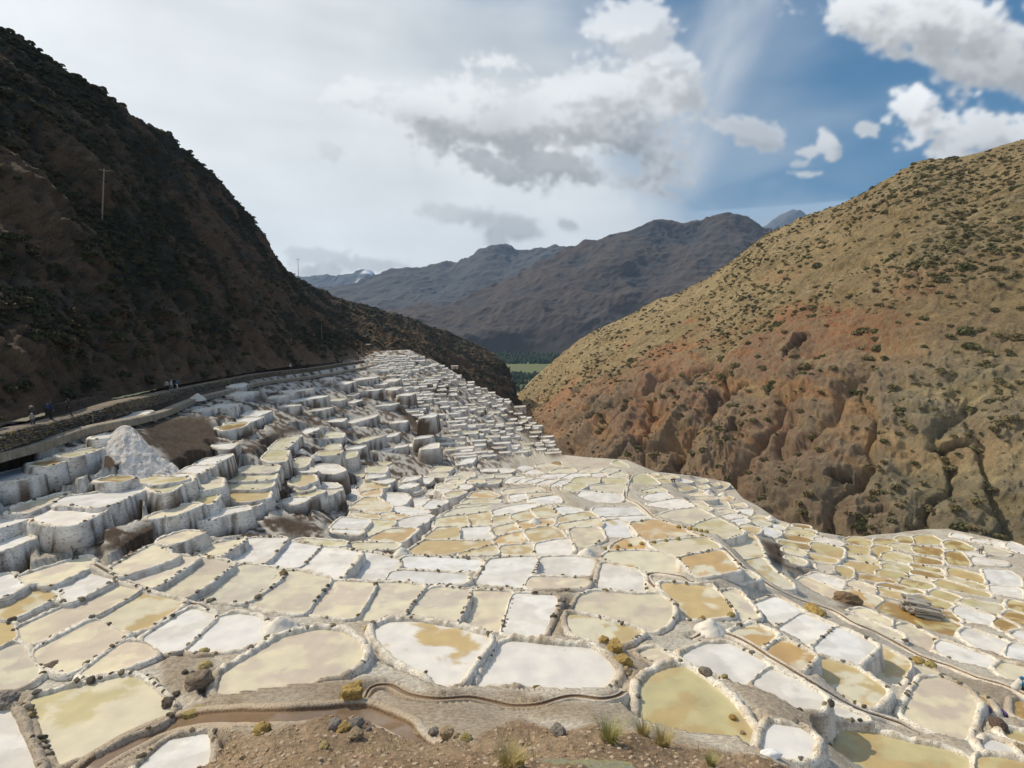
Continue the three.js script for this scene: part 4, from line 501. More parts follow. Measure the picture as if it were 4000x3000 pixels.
const groundMesh = (() => {
  const U0 = -900, U1 = 4900, nu = 660, rows = [], mb = new MB(), nv = 280;
  for (let j = -7; j <= nv; j++) {
    const r = [];
    for (let i = 0; i <= nu; i++) {
      const u = U0 + (U1 - U0) * i / nu, vt = along(topLine, u), t = Math.max(j, 0) / nv, v = lerp(vt, 3650, Math.pow(t, 1.25));
      const p = land(u, v);
      if (j < 0) { const k = -j, dx = p.x - CAM.x, dz = p.z - CAM.z, l = Math.hypot(dx, dz), away = [0, 0.6, 1.6, 3.5, 8, 18, 40, 80][k] * (1 + 0.3 * noise3(u * 0.01, k, 3)), down = [0, 1.0, 3.2, 7, 14, 26, 42, 60][k]; p.x += dx / l * away; p.z += dz / l * away; p.y -= down; }
      const zo = j < 0 ? { earth: 0.8, mud: 0, dirt: 0 } : zoneAt(u, v), n1 = fbm(p.x * 0.45, p.z * 0.45, p.y * 0.3, 5), n2 = fbm(p.x * 2.2, p.z * 2.2, 4, 4), near0 = clamp(1 - p.distanceTo(CAM) / 60);
      const rough = lerp(0.10, 0.16, Math.max(zo.earth, zo.dirt * 0.4)) + zo.earth * 0.25;
      let dy = (n1 * 0.9 + n2 * 0.45) * rough;
      if (zo.dirt > 0.02) dy += zo.dirt * (0.12 + 0.30 * n1 + 0.22 * fbm(p.x * 1.1, p.z * 1.1, 2, 5) + 0.09 * Math.max(0, noise3(p.x * 5, p.z * 5, 3)));
      if (zo.mud > 0.02) dy += zo.mud * 0.10 * (1 + n1);
      p.y += dy; if (j >= 0) p.y += Math.min(0, settle(u, v));
      if (j >= 0) { p.y = Math.min(p.y, cut(p.x, p.z, u, v), canalCut(p.x, p.z)); }
      let c = mix3([0.79, 0.735, 0.625], [0.60, 0.50, 0.37], clamp(0.32 + n1 * 1.6 + n2 * 0.7));
      const slope = sstep(2150, 1850, u + 40 * n2) * sstep(2190, 2090, v);
      if (slope > 0) { c = mix3(c, [0.76, 0.74, 0.70], 0.4 * slope); c = mix3(c, [0.12, 0.078, 0.045], sstep(0.0, 0.16, n1 + 0.4 * noise3(p.x * 1.4, p.y * 0.3, p.z * 1.4) + 0.05) * slope); }
      c = mix3(c, mix3([0.54, 0.455, 0.345], [0.42, 0.33, 0.23], clamp(0.5 + n1 * 1.5 + n2)), zo.mud * 0.85);
      c = mix3(c, mix3([0.075, 0.047, 0.028], [0.145, 0.095, 0.058], clamp(0.35 + n2 * 1.6)), zo.earth);  // bare soil, its tone darkened to stand for a steep face in shade
      c = mix3(c, mix3([0.46, 0.335, 0.215], [0.29, 0.195, 0.115], clamp(0.45 + n1 * 1.5 + n2 * 0.8)), zo.dirt);
      if (j < 0) c = mix3(c, [0.33, 0.17, 0.09], 0.6);
      r.push(mb.v(p.x, p.y, p.z, p.x * 0.28, p.z * 0.28 + p.y * 0.15, c));
    }
    rows.push(r);
  }
  for (let j = 0; j < rows.length - 1; j++) for (let i = 0; i < nu; i++) mb.quad(rows[j][i], rows[j + 1][i], rows[j + 1][i + 1], rows[j][i + 1]);
  const m = struct('ground', mb.geo(), M.earth, 'salty and muddy ground of the terraced hillside bowl'); rayTargets.push(m); return m;
})();
canals.pop();
// canals: a rounded bank on either side of a strip of muddy water
for (const c of canals) {
  const o = c.pts[0].clone(), b = new MB(o), w = new MB(o), wide = c.w > 0.4, bw = wide ? 0.5 : /crack|mud walls/.test(c.label) ? 0.16 : 0.30, rows = [], wr = [];
  c.pts.forEach((p, k) => {
    const a = c.pts[Math.max(0, k - 1)], d = c.pts[Math.min(c.pts.length - 1, k + 1)], dx = d.x - a.x, dz = d.z - a.z, l = Math.hypot(dx, dz) || 1, nx = dz / l, nz = -dx / l; let h = c.w / 2 * (1 + 0.3 * fbm(p.x * 1.2, p.z * 1.2, 2, 3)); const crack = /crack|mud walls/.test(c.label), top = wide ? 0.10 : crack ? 0.015 : 0.08, zo = zoneAt(...pix(p));
    const n1 = fbm(p.x * 1.7, p.z * 1.7, 6, 3), n2 = fbm(p.x * 1.7, p.z * 1.7, 16, 3);
    const tt = k / (c.pts.length - 1), tip = sstep(0, 0.07, tt) * sstep(1, wide ? 0.86 : 0.93, tt); h *= 0.15 + 0.85 * tip; p = p.clone(); p.y -= (1 - tip) * (wide ? 0.45 : 0.25);
    const pr = [[-h - bw - 0.3, -0.9], [-h - bw, -0.05], [-h - bw * 0.6, top * (1 + n1)], [-h - 0.08, top * (0.9 + n1)], [-h, 0.0], [-h * 0.8, -0.14], [h * 0.8, -0.14], [h, 0.0], [h + 0.08, top * (0.9 + n2)], [h + bw * 0.6, top * (1 + n2)], [h + bw, -0.05], [h + bw + 0.3, -0.9]];
    rows.push(pr.map(([q, y], j) => { let cc = mix3([0.78, 0.73, 0.64], [0.48, 0.39, 0.28], clamp(0.3 + n1)); cc = mix3(cc, [0.46, 0.375, 0.275], Math.max(zo.mud, zo.dirt)); if (j > 3 && j < 8) cc = [0.20, 0.125, 0.07]; return b.v(p.x + nx * q, p.y + y, p.z + nz * q, q * 0.45, k * c.len / c.pts.length * 0.45, cc); }));
    wr.push([-1, 1].map(s => w.v(p.x + nx * s * h * 0.97, p.y - (wide ? 0.07 : 0.045), p.z + nz * s * h * 0.97, s * h, k * 0.2, [1, 1, 1])));
  });
  for (let k = 0; k < rows.length - 1; k++) { for (let j = 0; j < rows[k].length - 1; j++) b.quad(rows[k][j], rows[k][j + 1], rows[k + 1][j + 1], rows[k + 1][j]); w.quad(wr[k][0], wr[k][1], wr[k + 1][1], wr[k + 1][0]); }
  const g = new THREE.Group(); g.name = numbered(c.name); g.position.copy(o); scene.add(g); tag(g, c.label, null, null, 'structure');
  part('water', w.geo(), M.mudWater, g); rayTargets.push(part('bank', b.geo(), M.salt, g));
}
// ---------------------------------------------------------------- hills: surfaces between a foot line and a ridge line, each [u, v, distance], roughened, with a far side
function hill(name, label, foot, ridge, o) {
  const nu = o.nu, nt = o.nt, mb = new MB(), n = foot.length, fp = new THREE.CatmullRomCurve3(foot.map(q => W(...q)), false, 'centripetal'), rp = new THREE.CatmullRomCurve3(ridge.map(q => W(...q)), false, 'centripetal');
  const grid = [], P0 = [], back = o.back || 14;
  for (let i = 0; i <= nu; i++) {
    const s = i / nu, a = fp.getPoint(s), b = rp.getPoint(s), col = [];
    for (let j = 0; j <= nt + back; j++) {
      const t = j / nt; let p;
      if (t <= 1) { p = a.clone().lerp(b, t); p.y = lerp(a.y, b.y, o.curve ? o.curve(t, s) : t); if (o.bulge) { const d = new THREE.Vector3(b.x - a.x, 0, b.z - a.z).normalize(); p.addScaledVector(d, o.bulge(t, s)); } }
      else { const k = (j - nt) / back, d = new THREE.Vector3(b.x - a.x, 0, b.z - a.z).normalize(), L = o.backLen; p = b.clone().addScaledVector(d, L * k); p.y -= L * o.backSlope * k * k; }
      col.push(p);
    }
    P0.push(col);
  }
  for (let i = 0; i <= nu; i++) {
    const col = [];
    for (let j = 0; j <= nt + back; j++) {
      const p = P0[i][j], e = P0[Math.min(nu, i + 1)][j].clone().sub(P0[Math.max(0, i - 1)][j]), f = P0[i][Math.min(nt + back, j + 1)].clone().sub(P0[i][Math.max(0, j - 1)]), N = e.cross(f).normalize(); if (N.y < 0) N.negate();
      const t = j / nt, s = i / nu, d = o.rough(p, t, s); const q = p.clone().addScaledVector(N, d.h);
      const c = o.color(q, t, s, d);
      col.push({ id: mb.v(q.x, q.y, q.z, i / nu * o.uw, t * o.vw, c), p: q, n: N, t, s });
    }
    grid.push(col);
  }
  for (let i = 0; i < nu; i++) for (let j = 0; j < nt + back; j++) mb.quad(grid[i][j].id, grid[i + 1][j].id, grid[i + 1][j + 1].id, grid[i][j + 1].id);
  const m = struct(name, mb.geo(), o.mat || M.hill, label);
  // the spot of the hill that shows at a place of the photo
  const find = (u, v) => { let best = null, bd = 1e9; for (let i = 0; i <= nu; i += 1) for (let j = 0; j <= nt; j += 1) { const g = grid[i][j]; if (!g.px) g.px = pix(g.p); const d = (g.px[0] - u) ** 2 + (g.px[1] - v) ** 2; if (d < bd) { bd = d; best = g; } } return best; };
  return { mesh: m, grid, find, nu, nt };
}
// left: dark scrub slope above the path, running on as the ridge behind the terraces
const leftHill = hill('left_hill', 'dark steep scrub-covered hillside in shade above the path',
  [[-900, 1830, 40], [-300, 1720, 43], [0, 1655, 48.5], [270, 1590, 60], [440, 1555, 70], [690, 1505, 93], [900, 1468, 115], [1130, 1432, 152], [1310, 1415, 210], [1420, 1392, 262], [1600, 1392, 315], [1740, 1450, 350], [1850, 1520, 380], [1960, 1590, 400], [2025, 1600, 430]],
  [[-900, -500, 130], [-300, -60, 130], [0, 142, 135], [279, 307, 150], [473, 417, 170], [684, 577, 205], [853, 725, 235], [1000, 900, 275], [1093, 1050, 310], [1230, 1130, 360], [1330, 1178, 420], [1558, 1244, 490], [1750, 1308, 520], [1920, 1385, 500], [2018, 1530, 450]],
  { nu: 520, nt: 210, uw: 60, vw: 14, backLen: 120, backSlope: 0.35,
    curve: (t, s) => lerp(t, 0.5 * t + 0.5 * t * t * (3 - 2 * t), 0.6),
    rough: (p, t, s) => { const k = s > 0.7 ? 1.5 : 1; const g = ridged(p.x * 0.03 + p.y * 0.004, p.y * 0.012, p.z * 0.045, 5), n = fbm(p.x * 0.14, p.y * 0.14, p.z * 0.14, 5), f = fbm(p.x * 0.6, p.y * 0.6, p.z * 0.6, 3); const e = sstep(0, 0.12, t); const road = Math.exp(-(((t - 0.20) / 0.014) ** 2)) * (s < 0.6 ? 1 : 0); const cr = Math.pow(clamp(1 - 2.4 * Math.abs(noise3(p.x * 0.02 + 3, p.y * 0.01, p.z * 0.06))), 3); return { h: e * k * (g * 2.8 + n * 2.2 + f * 0.9 - cr * 3) - road * 0.5 + 0.4 * f, g, n, f, road }; },
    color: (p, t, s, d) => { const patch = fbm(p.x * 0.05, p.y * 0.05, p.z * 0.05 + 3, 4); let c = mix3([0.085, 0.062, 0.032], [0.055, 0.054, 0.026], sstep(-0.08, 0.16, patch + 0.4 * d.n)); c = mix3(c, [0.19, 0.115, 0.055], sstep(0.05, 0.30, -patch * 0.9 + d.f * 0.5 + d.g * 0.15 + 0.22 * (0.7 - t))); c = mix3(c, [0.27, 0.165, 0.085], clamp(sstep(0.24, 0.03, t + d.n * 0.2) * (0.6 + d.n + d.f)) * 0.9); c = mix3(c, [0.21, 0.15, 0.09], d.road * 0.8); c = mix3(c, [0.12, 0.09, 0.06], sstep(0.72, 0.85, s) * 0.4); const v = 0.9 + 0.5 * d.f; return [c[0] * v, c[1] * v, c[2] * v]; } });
// right: sunlit grassy slope with red eroded cliffs at its foot
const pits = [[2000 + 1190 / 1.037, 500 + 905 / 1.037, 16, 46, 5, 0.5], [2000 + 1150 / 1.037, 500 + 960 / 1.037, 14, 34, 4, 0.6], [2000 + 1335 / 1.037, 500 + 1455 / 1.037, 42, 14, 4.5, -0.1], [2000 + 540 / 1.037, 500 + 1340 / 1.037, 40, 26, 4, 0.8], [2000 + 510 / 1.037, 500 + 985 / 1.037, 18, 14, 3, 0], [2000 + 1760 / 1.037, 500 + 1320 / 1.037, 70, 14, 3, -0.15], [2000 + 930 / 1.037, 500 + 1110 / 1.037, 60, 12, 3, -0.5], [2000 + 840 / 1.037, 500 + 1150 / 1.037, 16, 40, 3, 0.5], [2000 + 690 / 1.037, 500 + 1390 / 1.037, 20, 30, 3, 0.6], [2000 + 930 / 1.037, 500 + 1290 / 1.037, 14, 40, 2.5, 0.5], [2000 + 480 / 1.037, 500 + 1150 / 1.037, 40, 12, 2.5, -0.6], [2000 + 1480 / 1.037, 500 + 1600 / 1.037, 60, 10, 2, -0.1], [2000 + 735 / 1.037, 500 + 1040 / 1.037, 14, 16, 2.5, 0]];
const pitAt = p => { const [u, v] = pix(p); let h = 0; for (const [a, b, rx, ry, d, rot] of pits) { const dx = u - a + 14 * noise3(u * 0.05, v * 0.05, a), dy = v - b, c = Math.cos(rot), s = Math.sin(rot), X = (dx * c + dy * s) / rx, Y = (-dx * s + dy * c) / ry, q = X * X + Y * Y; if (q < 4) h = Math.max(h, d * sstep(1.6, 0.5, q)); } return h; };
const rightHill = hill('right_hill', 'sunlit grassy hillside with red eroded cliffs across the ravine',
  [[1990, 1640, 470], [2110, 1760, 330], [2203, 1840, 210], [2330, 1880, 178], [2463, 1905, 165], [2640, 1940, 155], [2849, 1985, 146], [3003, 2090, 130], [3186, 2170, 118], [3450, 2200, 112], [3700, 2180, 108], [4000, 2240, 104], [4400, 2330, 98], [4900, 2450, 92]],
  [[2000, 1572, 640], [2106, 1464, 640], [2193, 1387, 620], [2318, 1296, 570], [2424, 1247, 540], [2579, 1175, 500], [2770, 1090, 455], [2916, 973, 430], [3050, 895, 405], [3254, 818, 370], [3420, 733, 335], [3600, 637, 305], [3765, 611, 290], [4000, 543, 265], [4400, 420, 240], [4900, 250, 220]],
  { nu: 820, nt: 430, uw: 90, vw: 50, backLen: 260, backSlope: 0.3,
    curve: (t, s) => lerp(t, 1 - Math.pow(1 - t, 1.45), 0.75),
    rough: (p, t, s) => {
      const low = sstep(0.42, 0.10, t + 0.25 * fbm(p.x * 0.02, p.y * 0.02, p.z * 0.02, 3)), n = fbm(p.x * 0.05, p.y * 0.05, p.z * 0.05, 5), f = fbm(p.x * 0.35, p.y * 0.35, p.z * 0.35, 4);
      const gul = ridged(p.x * 0.055 + p.z * 0.045 + p.y * 0.02, p.y * 0.008, p.z * 0.012 + n * 0.4, 6), led = ridged(p.x * 0.03, p.y * 0.16, p.z * 0.03, 4), big = ridged(p.x * 0.012 + p.z * 0.009, p.y * 0.003, p.z * 0.006, 3), pit = pitAt(p), e = sstep(1.0, 0.9, t) * 0.8 + 0.2;
      const soft = lerp(1, 0.55, sstep(0.42, 0.75, s)); return { h: e * (n * 3.4 + f * 1.1 + big * 3.4 + 0.35 * fbm(p.x * 1.3, p.y * 1.3, p.z * 1.3, 2)) + low * soft * (gul * 5.0 + led * 1.8 + f * 0.5 + 1.1 * ridged(p.x * 0.22, p.y * 0.10, p.z * 0.22, 5) + 0.8 * fbm(p.x * 0.9, p.y * 0.35, p.z * 0.9, 3) - 6.5 * Math.pow(clamp(1 - 2.6 * Math.abs(noise3(p.x * 0.06 + p.z * 0.045 + 0.8 * n, p.y * 0.012, p.z * 0.02 + 5))), 4)) - 1.8 * (1 - low) * Math.pow(clamp(1 - 2.5 * Math.abs(noise3(p.x * 0.03 + p.z * 0.02 + n, p.y * 0.008, 7))), 4) - pit * (0.8 + f), low, n, f, gul, led, pit };
    },
    color: (p, t, s, d) => {
      const m = fbm(p.x * 0.028, p.y * 0.028, p.z * 0.028 + 9, 5), fine = fbm(p.x * 0.5, p.y * 0.5, p.z * 0.5 + 9, 3), strip = fbm(p.x * 0.02 + p.y * 0.03, p.y * 0.06, p.z * 0.02 - 4, 4);
      let c = mix3([0.41, 0.305, 0.15], [0.26, 0.19, 0.085], clamp(0.45 + d.n * 1.5 + fine * 1.5));
      c = mix3(c, [0.47, 0.365, 0.20], sstep(0.02, 0.3, fine + m * 0.6));
      const band = Math.exp(-(((t - 0.22 + 0.10 * s + 0.35 * m) / 0.21) ** 2)) * sstep(0.80, 0.55, s), red = clamp(0.85 * sstep(0.06, 0.52, strip * 1.1 + 0.60 * band - 0.12 + 0.5 * fine));
      c = mix3(c, mix3([0.58, 0.205, 0.085], [0.38, 0.16, 0.08], clamp(0.5 + d.f * 2)), red * sstep(0.8, 0.5, t) * clamp(0.65 + 1.4 * fine) * sstep(0.9, 0.6, s));
      c = mix3(c, mix3([0.56, 0.33, 0.17], [0.60, 0.48, 0.27], clamp(0.2 + 2.2 * m + 1.6 * (s - 0.5))), d.low * 0.75 * (1 - red * 0.7));
      c = mix3(c, [0.125, 0.125, 0.062], sstep(0.10, 0.32, m - 0.3 * d.f + 0.03 * d.low) * 0.35);
      c = mix3(c, [0.24, 0.225, 0.19], sstep(0.3, 0.5, d.led) * d.low * 0.4);
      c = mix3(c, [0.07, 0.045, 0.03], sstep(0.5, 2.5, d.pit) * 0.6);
      const v = 1.16 + 0.5 * d.f + 0.4 * noise3(p.x * 1.7, p.y * 1.7, p.z * 1.7); return [c[0] * v, c[1] * v, c[2] * v];
    } });
// the white spur under the lower path
const spur = hill('salt_spur', 'white salt-crusted spur with dark runnels below the lower path',
  [[385, 1860, 51], [400, 1930, 49.5], [470, 1960, 49.2], [560, 1960, 49.5], [650, 1945, 50.5], [715, 1920, 51.5], [735, 1890, 53]], [[405, 1745, 54], [440, 1690, 54.3], [478, 1664, 54.6], [512, 1668, 54.8], [560, 1712, 55], [612, 1770, 55], [665, 1810, 55]],
  { nu: 150, nt: 90, uw: 4, vw: 3, mat: M.salt, backLen: 4, backSlope: 0.6, back: 8, rough: (p, t, s) => { const g = ridged(s * 4.2 + t * 0.8 + 0.5 * fbm(p.x * 0.4, p.y * 0.4, p.z * 0.4, 3), t * 1.6, 3.3, 4), f = fbm(p.x * 2, p.y * 2, p.z * 2, 4); return { h: g * 0.40 * sstep(1, 0.8, t) + f * 0.13, g, f }; }, color: (p, t, s, d) => { let c = mix3([0.80, 0.77, 0.74], [0.60, 0.53, 0.45], clamp(0.3 + d.f * 1.4)); const vein = sstep(0.10, 0.30, fbm(s * 11 + t * 1.5 + 1.5 * d.f, t * 2.2, 4, 5) - 0.12 * d.g); return mix3(c, [0.16, 0.12, 0.085], vein * 0.9); } });
// the mountains beyond the big valley; haze blue is mixed into their base colours
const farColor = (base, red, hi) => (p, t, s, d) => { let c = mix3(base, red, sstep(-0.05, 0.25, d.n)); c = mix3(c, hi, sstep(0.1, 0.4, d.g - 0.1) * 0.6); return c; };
const farRough = k => (p, t, s) => { const g = ridged(p.x * 0.0034 / k, p.y * 0.0014 / k, p.z * 0.0030 / k, 6), n = fbm(p.x * 0.006 / k, p.y * 0.006 / k, p.z * 0.006 / k, 5); const e = sstep(0, 0.15, t); return { h: e * (g * 36 + n * 14 + 10 * ridged(p.x * 0.016 / k, p.y * 0.008 / k, p.z * 0.016 / k, 4)) * k * (t > 0.97 ? 0.6 : 1) + sstep(0.8, 1, t) * 22 * k * ridged(p.x * 0.011 / k, p.y * 0.002, p.z * 0.011 / k, 4) * sstep(-0.1, 0.25, noise3(p.x * 0.002 / k, 2, p.z * 0.002 / k)), g, n }; };
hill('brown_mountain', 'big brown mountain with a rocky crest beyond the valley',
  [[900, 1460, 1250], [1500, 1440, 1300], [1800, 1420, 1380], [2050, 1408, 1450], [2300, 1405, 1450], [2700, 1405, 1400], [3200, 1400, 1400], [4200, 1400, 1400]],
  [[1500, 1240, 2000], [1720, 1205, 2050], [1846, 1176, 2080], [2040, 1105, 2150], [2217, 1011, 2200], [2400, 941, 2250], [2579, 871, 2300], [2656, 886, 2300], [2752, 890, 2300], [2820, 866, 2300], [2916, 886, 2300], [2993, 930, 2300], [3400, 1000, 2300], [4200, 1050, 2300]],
  { nu: 460, nt: 220, uw: 40, vw: 20, mat: M.far, backLen: 800, backSlope: 0.5, rough: farRough(1), color: farColor([0.029, 0.032, 0.040], [0.044, 0.037, 0.038], [0.07, 0.052, 0.043]) });  // base tones darkened to carry the cloud shadow on this mountain
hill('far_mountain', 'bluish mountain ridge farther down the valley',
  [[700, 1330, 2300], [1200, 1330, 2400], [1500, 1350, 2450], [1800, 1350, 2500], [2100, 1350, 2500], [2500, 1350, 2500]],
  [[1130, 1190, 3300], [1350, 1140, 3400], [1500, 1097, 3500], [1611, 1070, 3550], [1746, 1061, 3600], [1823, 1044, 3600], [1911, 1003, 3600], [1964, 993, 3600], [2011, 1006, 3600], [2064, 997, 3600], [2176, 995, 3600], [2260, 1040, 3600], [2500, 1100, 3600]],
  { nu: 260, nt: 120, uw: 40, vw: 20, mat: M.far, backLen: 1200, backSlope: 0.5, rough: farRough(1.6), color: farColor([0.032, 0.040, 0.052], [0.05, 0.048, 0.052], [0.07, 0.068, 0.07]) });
hill('snow_mountain', 'distant blue mountain with a streak of snow at the valley end',
  [[700, 1300, 4300], [1100, 1300, 4400], [1400, 1300, 4500], [1800, 1300, 4500], [3300, 1200, 4500], [3700, 1200, 4500]],
  [[900, 1120, 5600], [1206, 1104, 5600], [1259, 1095, 5600], [1329, 1106, 5600], [1376, 1094, 5600], [1429, 1071, 5600], [1453, 1086, 5600], [1520, 1100, 5600], [1800, 1110, 5600], [2400, 1100, 5600], [3000, 900, 5600], [3099, 850, 5600], [3160, 880, 5600], [3700, 950, 5600]],
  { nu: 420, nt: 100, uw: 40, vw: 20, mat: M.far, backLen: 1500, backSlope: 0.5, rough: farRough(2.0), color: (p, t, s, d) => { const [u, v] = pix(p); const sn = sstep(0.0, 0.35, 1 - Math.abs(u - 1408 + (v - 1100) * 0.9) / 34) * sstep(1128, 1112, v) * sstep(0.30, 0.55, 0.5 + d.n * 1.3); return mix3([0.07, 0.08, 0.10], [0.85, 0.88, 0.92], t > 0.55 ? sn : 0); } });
// valley floor: fields seen through the gap
{
  const mb = new MB(), Y = CAM.y - 93, rows = [];
  for (let j = 0; j <= 60; j++) { const r = []; for (let i = 0; i <= 90; i++) { const x = -700 + i * 22, z = -520 - j * 22, n = fbm(x * 0.01, z * 0.01, 3, 4), f = noise3(Math.floor(x / 90 + n) * 3.7, Math.floor(z / 120) * 2.3, 5); let c = f > 0.05 ? [0.13, 0.145, 0.055] : f > -0.2 ? [0.07, 0.095, 0.04] : [0.17, 0.15, 0.09]; if (z < -1010 && z > -1210) c = [0.12, 0.135, 0.05]; r.push(mb.v(x, Y + n * 2, z, x * 0.05, z * 0.05, c)); } rows.push(r); }
  for (let j = 0; j < 60; j++) for (let i = 0; i < 90; i++) mb.quad(rows[j][i], rows[j + 1][i], rows[j + 1][i + 1], rows[j][i + 1]);
  struct('valley_floor', mb.geo(), M.far, 'green farm fields on the valley floor seen through the gap');
  const big = new MB(), Yb = CAM.y - 130; const a = [[-5200, 1500], [5200, 1500], [5200, -7200], [-5200, -7200]].map(([x, z]) => big.v(x, Yb, z, x * 0.01, z * 0.01, [0.16, 0.13, 0.08])); big.quad(a[0], a[1], a[2], a[3]);
  struct('terrain', big.geo(), M.far, 'dry plain under the hills running on to the horizon');
  // clumps of trees along the fields
  const r = rng(55), leaf = new THREE.IcosahedronGeometry(1, 1), pa = leaf.attributes.position; for (let i = 0; i < pa.count; i++) { const x = pa.getX(i), y = pa.getY(i), z = pa.getZ(i), d = 1 + 0.5 * noise3(x * 2, y * 2, z * 2); pa.setXYZ(i, x * d, y * d * 1.5, z * d); } leaf.computeVertexNormals();
  const im = new THREE.InstancedMesh(leaf, new THREE.MeshStandardMaterial({ color: new THREE.Color(0.035, 0.06, 0.035), roughness: 1 }), 900), m4 = new THREE.Matrix4(), q = new THREE.Quaternion();
  let k = 0; const put = (x, z, s) => { if (k < 900) im.setMatrixAt(k++, m4.compose(new THREE.Vector3(x, Y + s * 1.0, z), q.setFromAxisAngle(new THREE.Vector3(0, 1, 0), r() * 6), new THREE.Vector3(s * (0.6 + r() * 0.5), s * (0.8 + r() * 0.8), s * (0.6 + r() * 0.5)))); };
  for (const [u0, u1, v0, v1, num, s0] of [[1880, 2160, 1404, 1422, 260, 3.2], [1960, 2120, 1466, 1484, 170, 2.2], [1960, 2120, 1494, 1506, 60, 2], [1960, 2080, 1518, 1534, 50, 2], [1700, 2300, 1388, 1404, 260, 4]]) for (let i = 0; i < num; i++) { const p = onLevel(lerp(u0, u1, r()), lerp(v0, v1, r()), Y); put(p.x, p.z, s0 * (0.6 + r() * 0.7)); }
  im.count = k; im.name = 'valley_trees'; tag(im, 'dark green rows of trees along the valley fields', 'trees', null, 'stuff'); scene.add(im);
}
// shrubs on the slopes
const shrubGeo = (seed, n, leafS) => { const r = rng(seed), mb = new MB(); for (let i = 0; i < n; i++) { const a = r() * 6.283, e = Math.acos(1 - r() * 1.15), rad = 0.55 + 0.45 * Math.cbrt(r()), x = Math.cos(a) * Math.sin(e) * rad, z = Math.sin(a) * Math.sin(e) * rad, y = Math.max(-0.1, Math.cos(e) * rad * 0.8); const b = r() * 6.28, t = (r() - 0.3) * 1.6, c = Math.cos(b), s = Math.sin(b), g = 0.7 + r() * 0.6, col = [g, g * (0.95 + r() * 0.1), g * 0.9], L = leafS * (0.6 + r() * 0.8); const p = (du, dv) => mb.v(x + c * du - s * Math.sin(t) * dv, y + Math.cos(t) * dv, z + s * du + c * Math.sin(t) * dv, du, dv, col); const v = [p(-L, -L * 0.5), p(L, -L * 0.4), p(L * 0.5, L), p(-L * 0.6, L * 0.9)]; mb.quad(...v); } return mb.geo(); };
const shrubMat = (r, g, b) => new THREE.MeshStandardMaterial({ vertexColors: true, color: new THREE.Color(r, g, b), roughness: 1, side: THREE.DoubleSide });
const shrubs = [shrubGeo(1, 150, 0.22), shrubGeo(2, 150, 0.24), shrubGeo(3, 130, 0.26)];
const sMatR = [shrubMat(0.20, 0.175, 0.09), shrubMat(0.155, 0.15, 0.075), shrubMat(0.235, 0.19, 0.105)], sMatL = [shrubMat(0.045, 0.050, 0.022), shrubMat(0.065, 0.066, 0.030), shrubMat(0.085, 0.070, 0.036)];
function scatter(h, name, label, mats, count, seed, dens, size) {
  const r = rng(seed), lists = [[], [], []], m4 = new THREE.Matrix4(), q = new THREE.Quaternion(), up = new THREE.Vector3(0, 1, 0);
  for (let tries = 0; tries < count * 12 && lists[0].length + lists[1].length + lists[2].length < count; tries++) { const g = h.grid[Math.floor(r() * (h.nu + 1))][Math.floor(r() * (h.nt + 1))]; if (r() > dens(g)) continue; const s = size(g, r()); lists[Math.floor(r() * 3)].push([g.p.clone().add(new THREE.Vector3((r() - 0.5) * 1.5, -0.05 * s, (r() - 0.5) * 1.5)), s, r()]); }
  lists.forEach((l, i) => { const im = new THREE.InstancedMesh(shrubs[i], mats[i], l.length); l.forEach(([p, s, a], k) => im.setMatrixAt(k, m4.compose(p, q.setFromAxisAngle(up, a * 6.28), new THREE.Vector3(s * (0.9 + a * 0.4), s * (0.7 + a * 0.3), s)))); im.name = numbered(name); tag(im, label, 'shrubs', null, 'stuff'); im.castShadow = true; scene.add(im); });
}
const cellArea = (g, h) => 1;
scatter(rightHill, 'hillside_scrub', 'countless small tufts and bushes on the sunlit slope', sMatR, 17000, 71, g => { const n = fbm(g.p.x * 0.03, g.p.y * 0.03, g.p.z * 0.03 + 9, 4); return clamp((g.t < 0.3 ? 0.22 : 0.5) * (0.5 + n * 2.2) * (g.t > 0.985 ? 0.2 : 1)); }, (g, a) => 0.16 + a * a * a * a * 0.95);
scatter(leftHill, 'hillside_scrub', 'countless dark bushes covering the shaded slope', sMatL, 17000, 72, g => { const n = fbm(g.p.x * 0.05, g.p.y * 0.05, g.p.z * 0.05 + 3, 4); return clamp((g.t < 0.1 ? 0.12 : 0.6) * (0.5 + n * 2)); }, (g, a) => 0.2 + a * a * a * 0.85);
{ // the larger ones one by one
  const r = rng(73), protos = shrubs.map((g, i) => { const o = new THREE.Group(); part('foliage', g, sMatR[i], o); const st = new THREE.CylinderGeometry(0.05, 0.09, 0.5, 6); st.setAttribute('color', new THREE.BufferAttribute(new Float32Array(st.attributes.position.count * 3).fill(0.12), 3)); part('stem', st, M.stone, o); return o; });
  let k = 0; for (let tries = 0; tries < 9000 && k < 210; tries++) { const g = rightHill.grid[Math.floor(rightHill.nu * (0.25 + 0.75 * r()))][Math.floor(rightHill.nt * (0.12 + 0.82 * r()))]; const [u, v] = pix(g.p); if (u > 3990 || u < 2300 || v > 2090) continue; const n = fbm(g.p.x * 0.02, g.p.y * 0.02, g.p.z * 0.02 + 2, 3); if (r() > 0.25 + n * 1.6 + (u - 2900) / 3000) continue;
    const o = protos[k % 3].clone(); o.name = numbered('shrub'); const s = 0.7 + r() * r() * 1.7; o.position.copy(g.p).y -= 0.1 * s; o.scale.set(s * (0.9 + r() * 0.4), s * (0.75 + r() * 0.3), s); o.rotation.y = r() * 6.28; scene.add(o); tag(o, 'dark round shrub standing alone on the sunlit grassy slope', 'shrub', 'larger shrubs dotted over the sunlit slope'); k++; }
}
